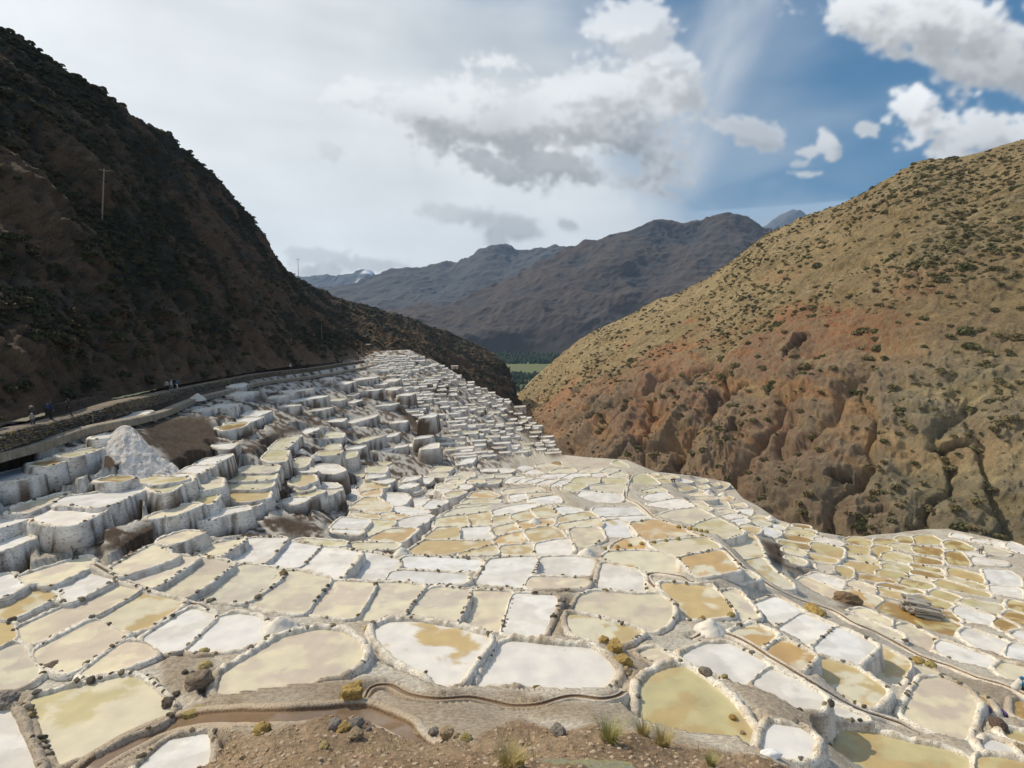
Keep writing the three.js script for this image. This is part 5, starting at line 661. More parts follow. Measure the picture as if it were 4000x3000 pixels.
// ---------------------------------------------------------------- paths, walls and everything that stands on the ground
scene.updateMatrixWorld(true);
const caster = new THREE.Raycaster(); caster.far = 900;
for (const m of rayTargets) m.geometry.computeBoundingSphere();
function spot(u, v) { const d = W(u, v, 1).sub(CAM).normalize(); caster.set(CAM, d); const h = caster.intersectObjects(rayTargets, false)[0]; return h ? h.point : land(u, v); }
const tinted = (g, c) => { const n = g.attributes.position.count, a = new Float32Array(n * 3); for (let i = 0; i < n; i++) a.set(c, i * 3); g.setAttribute('color', new THREE.BufferAttribute(a, 3)); return g; };
const plain = (r, g, b, rough = 0.9) => new THREE.MeshStandardMaterial({ color: new THREE.Color(r, g, b), roughness: rough });
function walkway(t, name, label, col) {
  const mb = new MB(), rows = [];
  t.pts.forEach((p, k) => { const a = t.pts[Math.max(0, k - 1)], d = t.pts[Math.min(t.pts.length - 1, k + 1)], dx = d.x - a.x, dz = d.z - a.z, l = Math.hypot(dx, dz) || 1; let nx = dz / l, nz = -dx / l; if (nx < 0) { nx = -nx; nz = -nz; } const n1 = fbm(p.x * 0.8, p.z * 0.8, 3, 3), h = t.w / 2 * (1 + 0.25 * n1);
    rows.push([[-h - 0.4, -0.3], [-h, 0.05], [-h * 0.4, 0.02 + 0.05 * n1], [h * 0.4, 0.02 - 0.05 * n1], [h, 0.04], [h + 0.10, -0.12], [h + 0.22, -t.drop]].map(([q, y], j) => { const c = mix3(col, [col[0] * 0.6, col[1] * 0.56, col[2] * 0.5], clamp(0.2 + n1 + (j > 4 ? 0.5 : 0))); return mb.v(p.x + nx * q, p.y + y, p.z + nz * q, q * 0.3, k * 0.15, c); })); p.nx = nx; p.nz = nz; p.h = h; });
  for (let k = 0; k < rows.length - 1; k++) for (let j = 0; j < rows[k].length - 1; j++) mb.quad(rows[k][j], rows[k][j + 1], rows[k + 1][j + 1], rows[k + 1][j]);
  const m = struct(name, mb.geo(), M.earth, label); rayTargets.push(m); return m;
}
walkway(trails[0], 'path', 'upper dirt path at the foot of the dark hillside', [0.42, 0.345, 0.265]);
walkway(trails[1], 'path', 'lower pale salt path below the stone wall', [0.60, 0.52, 0.40]);
{ // dry stone wall holding up the upper path
  const t = trails[0], g = thing('stone_wall', t.pts[0].clone(), 'dark dry stone wall holding up the upper path', 'stone wall'), o = t.pts[0], body = new MB(o), rows = [], r = rng(61), bulk = new MB(o); let n = 0;
  t.pts.forEach((p, k) => rows.push([[0.02, -0.02], [0.16, -0.03], [0.24, -t.drop], [0.30, -t.drop - 0.8]].map(([q, y]) => body.v(p.x + p.nx * (p.h + q), p.y + y, p.z + p.nz * (p.h + q), k * 0.2, y * 0.4, [0.105, 0.078, 0.05]))));
  for (let k = 0; k < rows.length - 1; k++) for (let j = 0; j < 3; j++) body.quad(rows[k][j], rows[k][j + 1], rows[k + 1][j + 1], rows[k + 1][j]);
  part('wall_core', body.geo(), M.stone, g);
  t.pts.forEach((p, k) => { if (k % 1) return; for (let y = -0.06; y > -t.drop; y -= 0.2 + r() * 0.06) { if (r() < 0.12) continue; const s = 0.11 + r() * 0.07, q = stoneGeos[Math.floor(r() * 10)], f = r() - 0.5, x = p.x + p.nx * (p.h + 0.17 - y * 0.05) + f * 0.2, z = p.z + p.nz * (p.h + 0.17 - y * 0.05) + f * 0.3; if (n < 300 && pix(p)[0] > 0) { const m = part('stone', q, M.stone, g); m.position.set(x - o.x, p.y + y - o.y, z - o.z); m.scale.set(s, s * 0.9, s * 1.25); m.rotation.y = r() * 6; n++; } else addStone(bulk, q, x, p.y + y, z, s * 1.1, r() * 6); } });
  part('wall_stones', bulk.geo(), M.stone, g).userData.kind = 'stuff';
}
// ---- rocks
function rock(u, v, size, tone, label, o = {}) {
  const p = o.p || spot(u, v), r = rng(Math.round(u * 7 + v)), g0 = new THREE.IcosahedronGeometry(1, 5), pa = g0.attributes.position, s = size / 2 * 0.78 * p.distanceTo(CAM) / F, k = r() * 80, sq = o.square || 0;
  const col = new Float32Array(pa.count * 3), sx = (o.sx || 1) * (0.9 + r() * 0.25), sy = (o.sy || 0.72) * (0.9 + r() * 0.2), sz = (o.sz || 0.9) * (0.9 + r() * 0.2);
  for (let i = 0; i < pa.count; i++) { let x = pa.getX(i), y = pa.getY(i), z = pa.getZ(i); if (sq) { const m = Math.max(Math.abs(x), Math.abs(y), Math.abs(z)); x = lerp(x, x / m * 0.8, sq); y = lerp(y, y / m * 0.8, sq); z = lerp(z, z / m * 0.8, sq); } const fac = Math.round(3.2 * (1 + 0.6 * fbm(x * 1.2 + k, y * 1.2, z * 1.2, 2))) / 3.2, d = lerp(1 + 0.62 * fbm(x * 1.1 + k, y * 1.1, z * 1.1, 3), fac, 0.25) + 0.16 * ridged(x * 3 + k, y * 3, z * 3, 3); pa.setXYZ(i, x * d * s * sx, y * d * s * sy, z * d * s * sz); const n = fbm(x * 3 + k, y * 3, z * 3, 4), c = mix3(tone, [tone[0] * 0.5, tone[1] * 0.46, tone[2] * 0.42], clamp(0.2 + n * 1.8)); col.set(c, i * 3); }
  g0.setAttribute('color', new THREE.BufferAttribute(col, 3)); g0.computeVertexNormals();
  const m = new THREE.Mesh(g0, M.stone); m.name = numbered(o.name || 'rock'); m.castShadow = m.receiveShadow = true; m.position.copy(p); m.position.y += s * sy * (o.lift ?? 0.45); m.rotation.y = o.turn ?? r() * 6.28; scene.add(m); tag(m, label, o.cat || 'rock', o.group); return m;
}
const OC = [0.55, 0.38, 0.12], YG = [0.50, 0.41, 0.15], GR = [0.36, 0.325, 0.285], DK = [0.19, 0.15, 0.115], TN = [0.54, 0.42, 0.26], PY = [0.66, 0.53, 0.23];
rock(1025, 2858, 62, OC, 'ochre rock standing alone on the dirt bank near the brown channel'); rock(803, 2604, 46, PY, 'bright yellow rock on the dark earth mound'); rock(797, 2566, 58, YG, 'yellow-green rock at the top of the dark earth mound');
rock(722, 2630, 26, DK, 'left one of two small dark rocks on the mound shoulder'); rock(752, 2636, 26, DK, 'right one of two small dark rocks on the mound shoulder'); rock(597, 2672, 42, OC, 'ochre rock at the far right corner of the big khaki pond'); rock(618, 2702, 40, TN, 'tan upright rock just below the ochre corner rock');
rock(658, 2752, 48, DK, 'dark rock halfway down the right bank of the khaki pond'); rock(775, 2790, 84, YG, 'long flat yellow slab rock over the brown channel bank', { sy: 0.45, sx: 1.2, sz: 0.7, turn: 0.3 }); rock(1374, 2732, 84, OC, 'square ochre block at the channel fork', { square: 0.85, sy: 0.9, lift: 0.5 });
rock(1309, 2838, 56, GR, 'grey rock at the left of the rock pile by the channel'); rock(1342, 2852, 52, OC, 'ochre rock in the middle of the rock pile by the channel'); rock(1390, 2836, 56, GR, 'large grey rock at the right of the rock pile by the channel'); rock(1390, 2878, 56, TN, 'brown rock in front of the rock pile by the channel'); rock(1440, 2855, 26, GR, 'small grey stone right of the rock pile by the channel');
rock(1266, 2922, 42, PY, 'small pale yellow rock on the open dirt bank'); rock(1640, 2868, 64, TN, 'cream rock at the left of the row along the channel end', { sy: 0.6 }); rock(1694, 2866, 42, GR, 'grey squarish rock in the row along the channel end', { square: 0.5 }); rock(1743, 2868, 56, TN, 'tan rock third in the row along the channel end'); rock(1785, 2880, 36, TN, 'small tan rock fourth in the row along the channel end'); rock(1819, 2890, 44, YG, 'mossy yellow-green rock beside the dark hollow');
rock(1477, 2526, 26, DK, 'dark stone on the bank between the two rounded ponds'); rock(1559, 2588, 34, OC, 'ochre stone at the narrow end of the rounded ochre pond'); rock(1439, 2460, 36, PY, 'yellow stone on the wall above the rounded cream pond'); rock(2358, 2504, 44, OC, 'mossy ochre rock topping the row of ochre blocks'); rock(2402, 2540, 76, OC, 'big ochre block, upper of two beside the white pond', { square: 0.8, sz: 0.7 }); rock(2434, 2594, 66, OC, 'big ochre block, lower of two beside the white pond', { square: 0.6 }); rock(2447, 2628, 46, TN, 'tan stone under the two ochre blocks');
rock(2531, 2617, 34, GR, 'grey stone at the top of the big khaki pond'); rock(2862, 2806, 30, OC, 'orange stone lying in the shallow khaki pond'); rock(2900, 2864, 18, TN, 'small round stone lying in the shallow khaki pond'); rock(2830, 2647, 26, YG, 'yellow-green stone on the brown mud bank'); rock(2180, 2868, 62, GR, 'dark grey boulder beside the hollow in the dirt bank', { sy: 1 });
rock(3178, 2392, 60, OC, 'ochre boulder on the bank of the long brown canal', { sx: 1.3 }); rock(3205, 2402, 42, PY, 'yellow boulder right of the ochre boulder by the canal'); rock(3307, 2352, 70, [0.33, 0.225, 0.13], 'brown earth outcrop among the stepped ponds', { sy: 0.8, sx: 1.3 }); rock(3585, 2586, 36, OC, 'ochre stone on the bank above the cream corner pond'); rock(3636, 2602, 34, YG, 'olive stone beside the long brown canal'); rock(22, 2752, 80, GR, 'big grey boulder at the left corner of the mud wall');
rock(3900, 2842, 56, [0.16, 0.11, 0.08], 'dark brown earth lump in the lower right corner'); rock(3985, 2935, 44, TN, 'tan rock at the corner of the lowest right pond'); rock(2745, 2418, 26, OC, 'small ochre rock on the rim below the ochre pond'); rock(2855, 2408, 36, YG, 'mossy rock at the right corner of the ochre pond'); rock(690, 2715, 26, DK, 'small dark stone beside the thin mud channel');
rock(775, 2668, 112, [0.30, 0.235, 0.165], 'dark bare earth mound with yellow rocks beside the rounded pond', { name: 'earth_mound', cat: 'earth mound', sy: 0.62, lift: 0.15, sx: 0.9 });
rock(200, 2622, 80, [0.22, 0.17, 0.12], 'ragged dark mud clump at the corner of the khaki pond', { name: 'mud_clump', cat: 'mud clump', sy: 0.5, lift: 0.2, sx: 1.2 });
for (let k = 0; k < 9; k++) rock(2365 + k * 47 - 25 * 0, 2143 - k * 6, 20, YG, `mossy green rock, ${ORD[k]} from the left in the row behind the ochre pond`);
for (let k = 0; k < 6; k++) rock(2650 + k * 22, 2060 - k * 0 + k * 4, 22, k % 2 ? YG : OC, `boulder ${['first', 'second', 'third', 'fourth', 'fifth', 'sixth'][k]} from the left in the line along the dividing canal`);
// ---- heaps of raked salt
function heap(u, v, size, label) { const p = spot(u, v), s = size / 2 * p.distanceTo(CAM) / F, g = new THREE.ConeGeometry(s, s * 0.85, 40, 14, true), pa = g.attributes.position, c = new Float32Array(pa.count * 3); for (let i = 0; i < pa.count; i++) { let x = pa.getX(i), y = pa.getY(i), z = pa.getZ(i); const h = y / (s * 0.85) + 0.5, n = fbm(x / s * 2 + u, h * 2, z / s * 2, 4), k = 1 + 0.35 * n; const round = 0.08 * s * sstep(0.75, 1, h); pa.setXYZ(i, x * k + 0.02 * s, y - round - (h < 0.1 ? 0.12 * s : 0), z * k); c.set(mix3([0.80, 0.77, 0.70], [0.66, 0.60, 0.50], clamp(0.3 + n)), i * 3); } g.setAttribute('color', new THREE.BufferAttribute(c, 3)); g.computeVertexNormals(); const m = new THREE.Mesh(g, M.dry); m.name = numbered('salt_heap'); m.castShadow = m.receiveShadow = true; m.position.copy(p); m.position.y += s * 0.3; scene.add(m); tag(m, label, 'salt heap', 'heaps of raked salt'); }
heap(1092, 2462, 150, 'broad cream salt heap beside the mud bank behind the rounded pond'); heap(2292, 2170, 95, 'cream salt heap at the end of the grey mud path'); heap(2775, 2460, 120, 'smooth white salt heap below the ochre pond of the canal group'); heap(1228, 1790, 50, 'small pointed salt heap on the brown shelf'); heap(1179, 1768, 44, 'small salt heap left of the pointed one on the shelf'); heap(1722, 2020, 44, 'small salt heap on the corner of a white wall');
heap(1570, 2165, 84, 'white salt heap between the white row and the ochre checkerboard'); heap(2823, 1937, 46, 'salt heap on the outer edge above the red ravine'); heap(2768, 1928, 46, 'low salt heap on the outer edge left of the taller one'); heap(3009, 2026, 40, 'salt heap at the rim where the edge bends down'); heap(771, 1556, 56, 'pointed salt heap on the lower path under the stone wall'); heap(694, 2150, 50, 'white salt heap at the bend of the canal wall'); heap(1516, 1374, 16, 'tiny salt heap on top of the farthest terrace'); heap(2090, 2040, 60, 'low white salt heap in the middle of the terrace');
// ---- grass tufts on the dirt bank
const blade = (mb, x, z, h, lean, dir, w, c) => { const cx = Math.cos(dir), cz = Math.sin(dir), px = -cz * w, pz = cx * w, id = []; for (let k = 0; k <= 3; k++) { const t = k / 3, b = lean * t * t, ww = 1 - t * 0.9; id.push(mb.v(x + cx * b - px * ww, h * t * (1 - 0.25 * lean * t), z + cz * b - pz * ww, 0, t, c), mb.v(x + cx * b + px * ww, h * t * (1 - 0.25 * lean * t), z + cz * b + pz * ww, 1, t, c)); } for (let k = 0; k < 3; k++) mb.quad(id[2 * k], id[2 * k + 1], id[2 * k + 3], id[2 * k + 2]); };
const grassMat = new THREE.MeshStandardMaterial({ vertexColors: true, roughness: 0.9, side: THREE.DoubleSide });
function tuft(u, v, size, c1, c2, label) { const p = spot(u, v), s = size * p.distanceTo(CAM) / F, r = rng(Math.round(u)), g = thing('grass_tuft', p, label, 'grass tuft'), a = new MB(), b = new MB(); for (let i = 0; i < 240; i++) { const d = r() * 6.28, q = Math.sqrt(r()) * 0.30 * s, L = (0.5 + r() * 0.6) * s; blade(i % 3 ? a : b, Math.cos(d) * q, Math.sin(d) * q, L, (0.25 + r() * 0.75) * L * 0.9, d + (r() - 0.5) * 1.2, 0.008 * s + 0.003, mix3(c1, c2, r())); } part('blades', a.geo(), grassMat, g); part('dry_blades', tinted(b.geo(), [0.46, 0.38, 0.18]), grassMat, g); }
const G1 = [0.24, 0.29, 0.08], G2 = [0.44, 0.42, 0.15], G3 = [0.50, 0.36, 0.15];
tuft(2379, 2900, 92, G1, G2, 'large green grass tuft on the dirt bank'); tuft(2512, 2872, 62, G3, G2, 'thin brownish grass tuft right of the large green one'); tuft(2588, 2912, 74, G3, G2, 'straw-coloured grass tuft at the edge of the dirt bank'); tuft(1984, 3000, 84, G3, G2, 'brown grass tuft at the bottom edge of the dirt bank'); tuft(2776, 2990, 40, G1, G2, 'small green grass tuft at the lower right of the bank'); tuft(2030, 2990, 50, G2, G3, 'sparse pale grass beside the brown tuft');
{ // thin dry stalks scattered over the bank
  const r = rng(97), mb = new MB(); for (let i = 0; i < 9; i++) { const d = r() * 6.28; blade(mb, Math.cos(d) * 0.03, Math.sin(d) * 0.03, 0.10 + r() * 0.14, 0.05 + r() * 0.16, d, 0.005, mix3([0.44, 0.34, 0.16], [0.30, 0.27, 0.10], r())); }
  const l = []; for (let i = 0; i < 900 && l.length < 150; i++) { const u = 700 + r() * 2400, v = 2820 + r() * 200; if (zoneAt(u, v).dirt > 0.6 && noise3(u * 0.006, v * 0.01, 8) > -0.05) l.push([land(u, v), r()]); }
  const im = new THREE.InstancedMesh(mb.geo(), grassMat, l.length), m4 = new THREE.Matrix4(), q = new THREE.Quaternion(); l.forEach(([p, a], k) => im.setMatrixAt(k, m4.compose(p, q.setFromAxisAngle(new THREE.Vector3(0, 1, 0), a * 40), new THREE.Vector3(1, 0.7 + a, 1).multiplyScalar(0.7 + a)))); im.name = 'dry_grass'; tag(im, 'thin dry stalks scattered over the dirt bank', 'dry grass', null, 'stuff'); scene.add(im);
}
{ // pebbles and clods of the dirt bank
  const r = rng(88), mats = [[0.38, 0.27, 0.17], [0.28, 0.19, 0.115], [0.44, 0.35, 0.25]].map(c => plain(...c)); const m4 = new THREE.Matrix4(), q = new THREE.Quaternion(), lists = [[], [], []];
  for (let i = 0; i < 17000; i++) { const u = 500 + r() * 2700, v = 2790 + Math.pow(r(), 0.8) * 300, zo = zoneAt(u, v); if (zo.dirt < 0.55 && !(zo.mud > 0.6 && r() < 0.12)) continue; if (noise3(u * 0.012, v * 0.02, 3) < -0.12 && r() < 0.75) continue; lists[Math.floor(r() * 3)].push([u, v, r(), r()]); }
  const gm = groundMesh.geometry, gp = gm.attributes.position, grid2 = new Map(); for (let i = 0; i < gp.count; i++) { const k = `${Math.floor(gp.getX(i) / 0.3)},${Math.floor(gp.getZ(i) / 0.3)}`; if (!grid2.has(k)) grid2.set(k, i); }
  lists.forEach((l, k) => { const im = new THREE.InstancedMesh(stoneGeos[k * 3].clone(), mats[k], l.length); let n = 0; for (const [u, v, a, b] of l) { const p = land(u, v); let id; for (let e = 0; e < 5 && id === undefined; e++) id = grid2.get(`${Math.floor(p.x / 0.3) + [0, 1, -1, 0, 0][e]},${Math.floor(p.z / 0.3) + [0, 0, 0, 1, -1][e]}`); if (id === undefined) continue; const s = 0.008 + Math.pow(a, 6) * 0.07; im.setMatrixAt(n++, m4.compose(new THREE.Vector3(gp.getX(id) + (b - 0.5) * 0.1, gp.getY(id) + s * 0.2, gp.getZ(id) + (a - 0.5) * 0.1), q.setFromAxisAngle(new THREE.Vector3(0, 1, 0), b * 6), new THREE.Vector3(s, s, s))); } im.count = n; im.name = numbered('pebbles'); tag(im, 'loose pebbles and clods strewn over the dirt bank', 'pebbles', null, 'stuff'); im.castShadow = true; scene.add(im); });
}
// ---- a grey-green weathered slab cut by the lower edge, the pile of slabs, the white sack, the purple cloth
{
  const p = spot(2290, 2988), s = p.distanceTo(CAM) / F, g = thing('stone_slab', p, 'grey-green weathered slab lying on the dirt bank at the bottom edge', 'slab');
  const r = rng(12); for (let k = 0; k < 6; k++) { const w = 46 * s * (0.8 + r() * 0.4), geo = new THREE.BoxGeometry(w * 0.97, 16 * s, 120 * s, 8, 3, 16), pa = geo.attributes.position, c = new Float32Array(pa.count * 3); for (let i = 0; i < pa.count; i++) { const x = pa.getX(i), y = pa.getY(i), z = pa.getZ(i), n = fbm(x / s * 0.03 + k * 3, y / s * 0.05, z / s * 0.03, 4); pa.setXYZ(i, x + n * 6 * s, y + n * 9 * s - Math.abs(z) * 0.08, z + n * 6 * s); c.set(mix3([0.42, 0.41, 0.28], n > 0.05 ? [0.44, 0.42, 0.17] : [0.30, 0.31, 0.25], clamp(0.5 + n * 2)), i * 3); } geo.setAttribute('color', new THREE.BufferAttribute(c, 3)); geo.computeVertexNormals(); const m = part('slab_piece', geo, M.stone, g); m.position.set((k - 2.5) * 46 * s, 30 * s, 40 * s + (r() - 0.5) * 10 * s); m.rotation.set(-0.45, 0.35 + (r() - 0.5) * 0.1, (r() - 0.5) * 0.12); }
}
{
  const p = spot(3595, 2392), s = p.distanceTo(CAM) / F, g = thing('slab_pile', p, 'pile of long grey stone slabs among the khaki ponds', 'slab pile'), r = rng(19), gm = new THREE.MeshStandardMaterial({ vertexColors: true, map: earthTex, roughness: 0.9 });
  for (let k = 0; k < 18; k++) { const lay = Math.floor(k / 5), L = (66 + r() * 26) * s * (1 - lay * 0.06), geo = new THREE.BoxGeometry(L, (5 + r() * 4) * s, (12 + r() * 8) * s, 10, 1, 2), pa = geo.attributes.position, c = new Float32Array(pa.count * 3), t = 0.8 + r() * 0.5; for (let i = 0; i < pa.count; i++) { const n = noise3(pa.getX(i) / s * 0.06 + k * 5, pa.getY(i) / s * 0.2, pa.getZ(i) / s * 0.1); pa.setY(i, pa.getY(i) + n * 2.5 * s); pa.setX(i, pa.getX(i) + n * 6 * s); c.set([0.44 * t, 0.40 * t, 0.345 * t], i * 3); } geo.setAttribute('color', new THREE.BufferAttribute(c, 3)); geo.computeVertexNormals(); const m = part('slab', geo, gm, g); m.position.set((r() - 0.5) * 22 * s, (lay * 9 + 4) * s, ((k % 5) - 2) * 16 * s + (r() - 0.5) * 6 * s); m.rotation.set((r() - 0.5) * 0.12, -0.32 + (r() - 0.5) * 0.22, -0.10 + (r() - 0.5) * 0.08); }
}
function lump(u, v, size, col, sx, sy, sz, name, label, cat) { const p = spot(u, v), s = size / 2 * p.distanceTo(CAM) / F, g = new THREE.SphereGeometry(1, 28, 18), pa = g.attributes.position; for (let i = 0; i < pa.count; i++) { const x = pa.getX(i), y = pa.getY(i), z = pa.getZ(i), d = 1 + 0.35 * fbm(x * 1.5 + u, y * 1.5, z * 1.5, 3) + 0.10 * ridged(x * 4, y * 4, z * 4, 2); pa.setXYZ(i, x * d * s * sx, Math.max(-0.35, y) * d * s * sy, z * d * s * sz); } g.computeVertexNormals(); const m = new THREE.Mesh(g, plain(...col, 0.8)); m.name = numbered(name); m.castShadow = m.receiveShadow = true; m.position.copy(p); m.position.y += s * sy * 0.25; scene.add(m); tag(m, label, cat); }
lump(3009, 2952, 62, [0.78, 0.78, 0.76], 1, 0.42, 0.6, 'sack', 'flat white sack lying on the salt crust beside the dirt bank', 'sack');
lump(3842, 2772, 40, [0.10, 0.075, 0.17], 0.9, 0.6, 0.7, 'cloth_bundle', 'crumpled purple cloth on the bank of the cream corner pond', 'cloth'); lump(3916, 2784, 24, [0.10, 0.06, 0.19], 0.5, 0.5, 1.1, 'cloth_bundle', 'thin strip of purple cloth at the canal fork', 'cloth');
// ---- poles, hut, wooden frame
const wood = plain(0.27, 0.22, 0.17), dark = plain(0.09, 0.075, 0.06);
function pole(p, h, lean, label, arm) { const g = thing('utility_pole', p, label, 'pole'), c = new THREE.CylinderGeometry(0.09, 0.15, h + 0.6, 10); c.translate(0, h / 2 - 0.3, 0); part('post', c, wood, g); if (arm) { const a = new THREE.BoxGeometry(1.7, 0.12, 0.12); a.translate(0, h - 0.35, 0); part('crossarm', a, wood, g); for (const x of [-0.75, 0.75]) { const i = new THREE.CylinderGeometry(0.05, 0.06, 0.22, 8); i.translate(x, h - 0.18, 0); part('insulator', i, dark, g); } } g.rotation.z = lean; g.rotation.y = 0.2; }
const hillSpot = (u, v) => leftHill.find(u, v).p.clone();
{ const a = hillSpot(400, 850), d = pix(a)[2]; pole(a, 188 / F * d, -0.11, 'leaning wooden utility pole with a crossarm on the dark hillside', true); const b = hillSpot(1168, 1112), e = pix(b)[2]; pole(b, 100 / F * e, 0, 'thin upright pole on the ridge crest of the dark hill', true); const c = land(1414, 1404), f = pix(c)[2]; pole(c, 68 / F * f, 0, 'wooden pole at the far end of the upper path', false); const k = hillSpot(1255, 1328); pole(k, 60 / F * pix(k)[2], 0, 'thin pole low on the hill above the path bend', false); const m = hillSpot(1417, 1320); pole(m, 42 / F * pix(m)[2], 0, 'short thin pole beside the green bushes far off', false); }
function hut(u, v, wpx, label) { const p = land(u, v), d = pix(p)[2], w = wpx / F * d, g = thing('hut', p, label, 'hut'), h = w * 0.42, wl = new THREE.BoxGeometry(w, h, w * 0.6); wl.translate(0, h / 2, 0); part('wall', wl, plain(0.62, 0.56, 0.46), g); const rf = new THREE.BoxGeometry(w * 1.1, h * 0.12, w * 0.72); rf.translate(0, h * 1.08, 0); part('roof', rf, plain(0.48, 0.43, 0.36), g).rotation.x = 0.06; const dr = new THREE.BoxGeometry(w * 0.16, h * 0.66, 0.06); dr.translate(w * 0.1, h * 0.33, w * 0.3 + 0.02); part('door', dr, dark, g); }
hut(1776, 1441, 26, 'small pale hut on the far right shoulder of the terraces'); hut(1436, 1356, 24, 'small pale hut where the upper path ends');
{ const p = spot(346, 1655), s = p.distanceTo(CAM) / F, g = thing('wooden_frame', p, 'small wooden frame of two posts and a beam below the wall', 'wooden frame'); for (const x of [-12.5, 12.5]) { const c = new THREE.BoxGeometry(3 * s, 28 * s, 3 * s); c.translate(x * s, 12 * s, 0); part('post', c, wood, g); } const b = new THREE.BoxGeometry(30 * s, 3 * s, 2.6 * s); b.translate(0, 26.5 * s, 0); part('beam', b, wood, g); g.rotation.y = 0.3; }
// ---------------------------------------------------------------- people: each body one continuous surface grown round its bones, clothes as children
function field(bones, lo, hi, cellSize, k) {
  const ext = Math.max(hi[0] - lo[0], hi[1] - lo[1], hi[2] - lo[2]) / 2 + cellSize * 2, c = [0, 1, 2].map(i => (lo[i] + hi[i]) / 2), n = Math.min(120, Math.ceil(ext * 2 / cellSize) + 2), mc = new MarchingCubes(n, M.stone, false, false, 200000); mc.isolation = 0;
  const half = n / 2; for (let z = 0; z < n; z++) for (let y = 0; y < n; y++) for (let x = 0; x < n; x++) {
    const p = [c[0] + (x - half) / half * ext, c[1] + (y - half) / half * ext, c[2] + (z - half) / half * ext]; let d = 9;
    for (const [a, b, ra, rb] of bones) { const ab = [b[0] - a[0], b[1] - a[1], b[2] - a[2]], ap = [p[0] - a[0], p[1] - a[1], p[2] - a[2]], l2 = ab[0] ** 2 + ab[1] ** 2 + ab[2] ** 2 + 1e-9, t = clamp((ap[0] * ab[0] + ap[1] * ab[1] + ap[2] * ab[2]) / l2); const q = Math.hypot(ap[0] - ab[0] * t, ap[1] - ab[1] * t, ap[2] - ab[2] * t) - lerp(ra, rb, t); const h = clamp(0.5 + 0.5 * (d - q) / k); d = lerp(d, q, h) - k * h * (1 - h); }
    mc.field[x + y * n + z * n * n] = -d;
  }
  mc.update(); const cnt = mc.count, g = new THREE.BufferGeometry(), P0 = new Float32Array(cnt * 3), N0 = new Float32Array(cnt * 3); for (let i = 0; i < cnt; i++) for (let j = 0; j < 3; j++) { P0[i * 3 + j] = mc.positionArray[i * 3 + j] * ext + c[j]; N0[i * 3 + j] = mc.normalArray[i * 3 + j]; } g.setAttribute('position', new THREE.BufferAttribute(P0, 3)); g.setAttribute('normal', new THREE.BufferAttribute(N0, 3)); return g;
}
const bounds = b => { const lo = [9, 9, 9], hi = [-9, -9, -9]; for (const [a, e, ra, rb] of b) for (let i = 0; i < 3; i++) { lo[i] = Math.min(lo[i], a[i] - ra, e[i] - rb); hi[i] = Math.max(hi[i], a[i] + ra, e[i] + rb); } return [lo, hi]; };
const grow = (b, cs, k, add = 0) => { const q = b.map(([a, e, ra, rb]) => [a, e, ra + add, rb + add]); const [lo, hi] = bounds(q); return field(q, lo, hi, cs, k); };
// joints for a pose; y up, z ahead
const poses = {
  stand: { pel: [0, 0.94, 0], chest: [0, 1.28, 0], neck: [0, 1.47, 0.01], head: [0, 1.60, 0.03], kn: [[-0.10, 0.50, 0.02], [0.10, 0.50, 0.03]], an: [[-0.11, 0.08, -0.02], [0.11, 0.08, 0.02]], el: [[-0.25, 1.13, -0.03], [0.25, 1.13, -0.02]], wr: [[-0.25, 0.88, 0.06], [0.25, 0.88, 0.06]] },
  walk: { pel: [0, 0.92, 0], chest: [0, 1.26, 0.04], neck: [0, 1.45, 0.06], head: [0, 1.58, 0.09], kn: [[-0.10, 0.52, 0.18], [0.10, 0.48, -0.06]], an: [[-0.10, 0.09, 0.22], [0.10, 0.13, -0.34]], el: [[-0.25, 1.12, -0.14], [0.25, 1.12, 0.10]], wr: [[-0.25, 0.90, -0.05], [0.24, 0.92, 0.25]] },
  bend: { pel: [0, 0.84, -0.12], chest: [0, 0.98, 0.26], neck: [0, 0.94, 0.45], head: [0, 0.90, 0.57], kn: [[-0.12, 0.46, 0.04], [0.12, 0.46, 0.08]], an: [[-0.13, 0.08, -0.06], [0.13, 0.08, 0.02]], el: [[-0.22, 0.66, 0.40], [0.22, 0.66, 0.42]], wr: [[-0.12, 0.44, 0.52], [0.12, 0.42, 0.55]] },
  sit: { pel: [0, 0.13, 0], chest: [0, 0.47, 0.02], neck: [0, 0.66, 0.05], head: [0, 0.79, 0.08], kn: [[-0.16, 0.44, 0.38], [0.16, 0.42, 0.40]], an: [[-0.15, 0.08, 0.58], [0.15, 0.08, 0.62]], el: [[-0.25, 0.34, 0.14], [0.25, 0.34, 0.14]], wr: [[-0.13, 0.32, 0.36], [0.13, 0.32, 0.38]] },
};
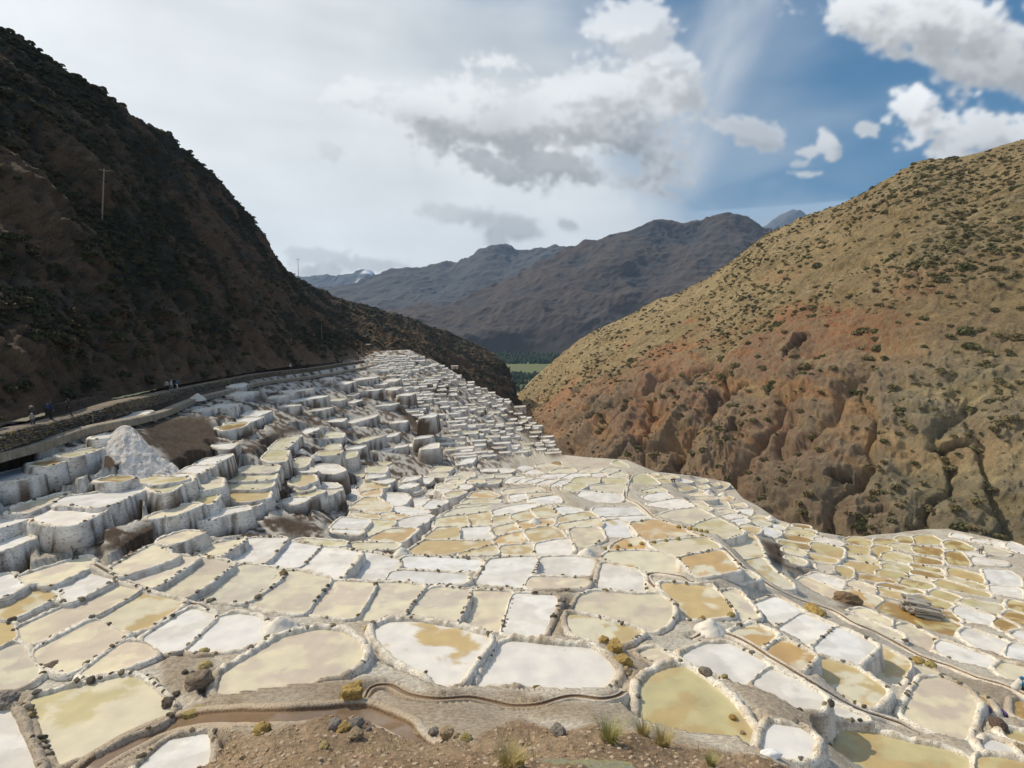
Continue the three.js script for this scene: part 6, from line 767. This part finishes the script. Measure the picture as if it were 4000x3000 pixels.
function makePose(q) {
  const v = (a, b, t) => a.map((x, i) => lerp(x, b[i], t)), sh = [-1, 1].map(s => [q.chest[0] + s * 0.185, lerp(q.chest[1], q.neck[1], 0.62), lerp(q.chest[2], q.neck[2], 0.55)]), hp = [-1, 1].map(s => [q.pel[0] + s * 0.095, q.pel[1] - 0.03, q.pel[2]]);
  const torso = [[[q.pel[0] - 0.07, q.pel[1], q.pel[2]], [q.pel[0] + 0.07, q.pel[1], q.pel[2]], 0.115, 0.115], [q.pel, q.chest, 0.125, 0.135], [[q.chest[0] - 0.06, q.chest[1] + 0.02, q.chest[2]], [q.chest[0] + 0.06, q.chest[1] + 0.02, q.chest[2]], 0.13, 0.13], [sh[0], sh[1], 0.075, 0.075], [v(q.chest, q.neck, 0.6), q.neck, 0.09, 0.06]];
  const arms = [0, 1].flatMap(i => [[sh[i], q.el[i], 0.058, 0.044], [q.el[i], q.wr[i], 0.043, 0.029]]), legs = [0, 1].flatMap(i => [[hp[i], q.kn[i], 0.09, 0.06], [q.kn[i], q.an[i], 0.058, 0.038]]);
  const feet = [0, 1].map(i => [[q.an[i][0], q.an[i][1] - 0.03, q.an[i][2] - 0.03], [q.an[i][0] * 1.1, q.an[i][1] - 0.045, q.an[i][2] + 0.15], 0.04, 0.032]), neck = [[q.neck, v(q.neck, q.head, 0.6), 0.055, 0.05]];
  const d = v(q.neck, q.head, 0), up = new THREE.Vector3(...q.head).sub(new THREE.Vector3(...d)).normalize(), H = (x, y, z) => { const f = new THREE.Vector3(0, 0, 1).addScaledVector(up, -up.z).normalize(); if (!isFinite(f.x) || f.length() < 0.5) f.set(0, -1, 0); const r = new THREE.Vector3().crossVectors(up, f); const o = new THREE.Vector3(...q.head).addScaledVector(r, x).addScaledVector(up, y).addScaledVector(f, z); return [o.x, o.y, o.z]; };
  const head = [[H(0, 0.03, -0.012), H(0, 0.025, 0.015), 0.086, 0.078], [H(0, -0.04, 0.03), H(0, -0.075, 0.045), 0.062, 0.042], [H(0, 0.005, 0.085), H(0, -0.022, 0.104), 0.010, 0.015], [H(-0.018, -0.055, 0.082), H(0.018, -0.055, 0.082), 0.009, 0.009], [H(-0.034, 0.02, 0.082), H(0.034, 0.02, 0.082), 0.010, 0.010], [H(-0.084, 0, -0.005), H(-0.084, 0.02, -0.012), 0.016, 0.02], [H(0.084, 0, -0.005), H(0.084, 0.02, -0.012), 0.016, 0.02]];
  const hand = i => { const w = q.wr[i], e = q.el[i], a = new THREE.Vector3(...w).sub(new THREE.Vector3(...e)).normalize(), side = new THREE.Vector3(i ? -0.2 : 0.2, 0, 1).cross(a).cross(a).negate().normalize(), nrm = new THREE.Vector3().crossVectors(a, side), pt = (x, y, z) => { const o = new THREE.Vector3(...w).addScaledVector(a, y).addScaledVector(side, x).addScaledVector(nrm, z * (i ? 1 : -1)); return [o.x, o.y, o.z]; }; const out = [[pt(-0.018, 0.02, 0), pt(-0.02, 0.085, 0), 0.022, 0.017], [pt(0.018, 0.02, 0), pt(0.02, 0.085, 0), 0.022, 0.017]]; [[-0.033, 0.055], [-0.011, 0.07], [0.011, 0.075], [0.032, 0.065]].forEach(([x, L]) => out.push([pt(x, 0.085, 0), pt(x, 0.085 + L * 0.55, 0.012), 0.010, 0.009], [pt(x, 0.085 + L * 0.55, 0.012), pt(x, 0.085 + L, 0.035), 0.009, 0.0075])); out.push([pt(0.03, 0.03, 0), pt(0.062, 0.062, 0.012), 0.012, 0.010], [pt(0.062, 0.062, 0.012), pt(0.068, 0.095, 0.022), 0.010, 0.008]); return out; };
  const bodyG = mergeGeometries([grow([...torso, ...arms, ...legs, ...feet, ...neck], 0.025, 0.05), grow(head, 0.0075, 0.02), grow(hand(0), 0.0055, 0.008), grow(hand(1), 0.0055, 0.008)]);
  const eyes = mergeGeometries([-1, 1].map(s => { const g = new THREE.SphereGeometry(0.010, 8, 6), p = H(s * 0.032, 0.004, 0.083); g.translate(...p); return g; }));
  const hair = grow([[H(0, 0.05, -0.03), H(0, 0.045, 0.0), 0.088, 0.084], [H(0, 0.0, -0.05), H(0, -0.02, -0.05), 0.07, 0.06]], 0.008, 0.02);
  const hat = (() => { const pr = [[0.001, 0.15], [0.06, 0.148], [0.092, 0.12], [0.10, 0.06], [0.17, 0.045], [0.172, 0.038], [0.10, 0.045]].map(([x, y]) => new THREE.Vector2(x, y)), g = new THREE.LatheGeometry(pr, 24), m = new THREE.Matrix4(), f = new THREE.Vector3(...H(0, 0, 1)).sub(new THREE.Vector3(...q.head)), rr = new THREE.Vector3().crossVectors(up, f); m.makeBasis(rr, up, f).setPosition(...q.head); g.applyMatrix4(m); return g; })();
  const pack = grow([[v(q.pel, q.chest, 0.5).map((x, i) => x + [0, 0, -0.2][i]), [q.chest[0], q.chest[1] + 0.06, q.chest[2] - 0.2], 0.12, 0.11]], 0.02, 0.02);
  const shoes = mergeGeometries(feet.map(f => grow([f], 0.014, 0.01, 0.012)));
  return { body: bodyG, eyes, hair, hat, pack, shoes, jacket: grow([...torso, ...arms.map(([a, b, c, d2], i) => i % 2 ? [a, v(a, b, 0.9), c + 0.004, d2 + 0.012] : [a, b, c, d2])], 0.025, 0.045, 0.020), trousers: grow([torso[0], ...legs], 0.025, 0.04, 0.020) };
}
const built = {};
function person(p, pose, h, turn, c, label, group) {
  const q = built[pose] ||= makePose(poses[pose]), g = thing('person', p, label, 'person', group), s = h / 1.72;
  part('body', q.body, plain(0.30, 0.19, 0.13, 0.7), g); part('eyes', q.eyes, dark, g); part('shoes', q.shoes, dark, g);
  part('jacket', q.jacket, plain(...c.top), g); part('trousers', q.trousers, plain(...c.legs), g); part('hair', q.hair, plain(0.02, 0.016, 0.013), g);
  if (c.hat) part('hat', q.hat, plain(...c.hat), g); if (c.pack) part('backpack', q.pack, plain(...c.pack), g);
  g.scale.setScalar(s); g.rotation.y = turn; return g;
}
const onTrail = u => { let b = null, d = 1e9; for (const p of trails[0].pts) { const e = Math.abs(pix(p)[0] - u); if (e < d) { d = e; b = p; } } const o = b.clone(); o.y += 0.03; return o; };
const black = [0.018, 0.018, 0.022], navy = [0.02, 0.028, 0.06], grey = [0.10, 0.10, 0.10], whiteC = [0.62, 0.60, 0.57];
person(onTrail(133), 'stand', 1.68, 0.5, { top: [0.05, 0.045, 0.04], legs: black, hat: [0.30, 0.26, 0.20] }, 'adult in dark clothes and pale hat standing behind a child on the path');
person(onTrail(141).add(new THREE.Vector3(0.35, 0, 0.7)), 'stand', 1.08, 0.7, { top: [0.30, 0.27, 0.24], legs: grey, hat: [0.5, 0.47, 0.4] }, 'small child in light top and hat standing on the upper path');
person(onTrail(196), 'stand', 1.80, 2.9, { top: navy, legs: black, pack: [0.03, 0.05, 0.13] }, 'person in navy jacket with a blue backpack walking up the path');
person(onTrail(266), 'walk', 1.72, 2.8, { top: black, legs: black }, 'person all in black walking ahead of the backpacker on the path');
[[652, 0.4, [0.45, 0.42, 0.38], black, 'person in a grey-white top at the left end of the group on the path'], [663, 2.4, [0.55, 0.52, 0.5], [0.3, 0.28, 0.26], 'person in pale clothes, tallest in the group on the path'], [671, -0.5, black, black, 'person in black in the middle of the group on the path'], [681, 1.4, [0.10, 0.14, 0.24], whiteC, 'person in blue top and white trousers in the group on the path'], [692, 0.2, black, black, 'person in black at the right end of the group on the path']].forEach(([u, t, a, b, l], i) => person(onTrail(u).add(new THREE.Vector3((i % 2) * 0.5, 0, (i % 3) * 0.4)), i % 2 ? 'walk' : 'stand', 1.62 + (i % 3) * 0.06, t, { top: a, legs: b, hat: i === 1 ? [0.5, 0.48, 0.44] : null }, l));
person(onTrail(1134), 'walk', 1.7, 1.6, { top: whiteC, legs: black, hat: whiteC }, 'distant person in a white top on the path below the brown bank'); person(onTrail(1202), 'stand', 1.7, 1.2, { top: black, legs: black }, 'distant person in black beside the path past the white-topped one');
person(onTrail(1336), 'stand', 1.75, 0.2, { top: [0.10, 0.03, 0.02], legs: black }, 'far off person in dark red near the wooden steps'); person(onTrail(1400), 'stand', 1.7, 0.2, { top: grey, legs: black }, 'far off person in grey near the path end pole'); person(onTrail(1409), 'stand', 1.7, 0.2, { top: whiteC, legs: grey }, 'far off person in white near the path end pole');
person(spot(3830, 2163), 'bend', 1.68, 2.2, { top: [0.38, 0.34, 0.30], legs: [0.14, 0.10, 0.08], hat: black }, 'worker stooping over a small pond at the far right terrace'); person(spot(2625, 1890), 'bend', 1.66, 1.2, { top: [0.10, 0.05, 0.04], legs: black }, 'worker bending over a pond near the outer edge above the ravine');
{ const p = spot(3982, 2694); const g = person(p, 'sit', 1.6, 1.35, { top: [0.03, 0.20, 0.36], legs: [0.025, 0.02, 0.05], hat: [0.02, 0.17, 0.34] }, 'seated worker with blue hat and white shawl at the right edge'); const sh = grow([[[0, 0.60, -0.04], [0, 0.12, -0.20], 0.17, 0.27], [[-0.15, 0.58, -0.03], [0.15, 0.58, -0.03], 0.09, 0.09]], 0.02, 0.06); part('shawl', sh, plain(0.62, 0.60, 0.54), g); }
scene.traverse(o => { if (o.userData.label && o.userData.label.split(' ').length > 16) console.log('LONG', o.userData.label); });
renderer.render(scene, camera);
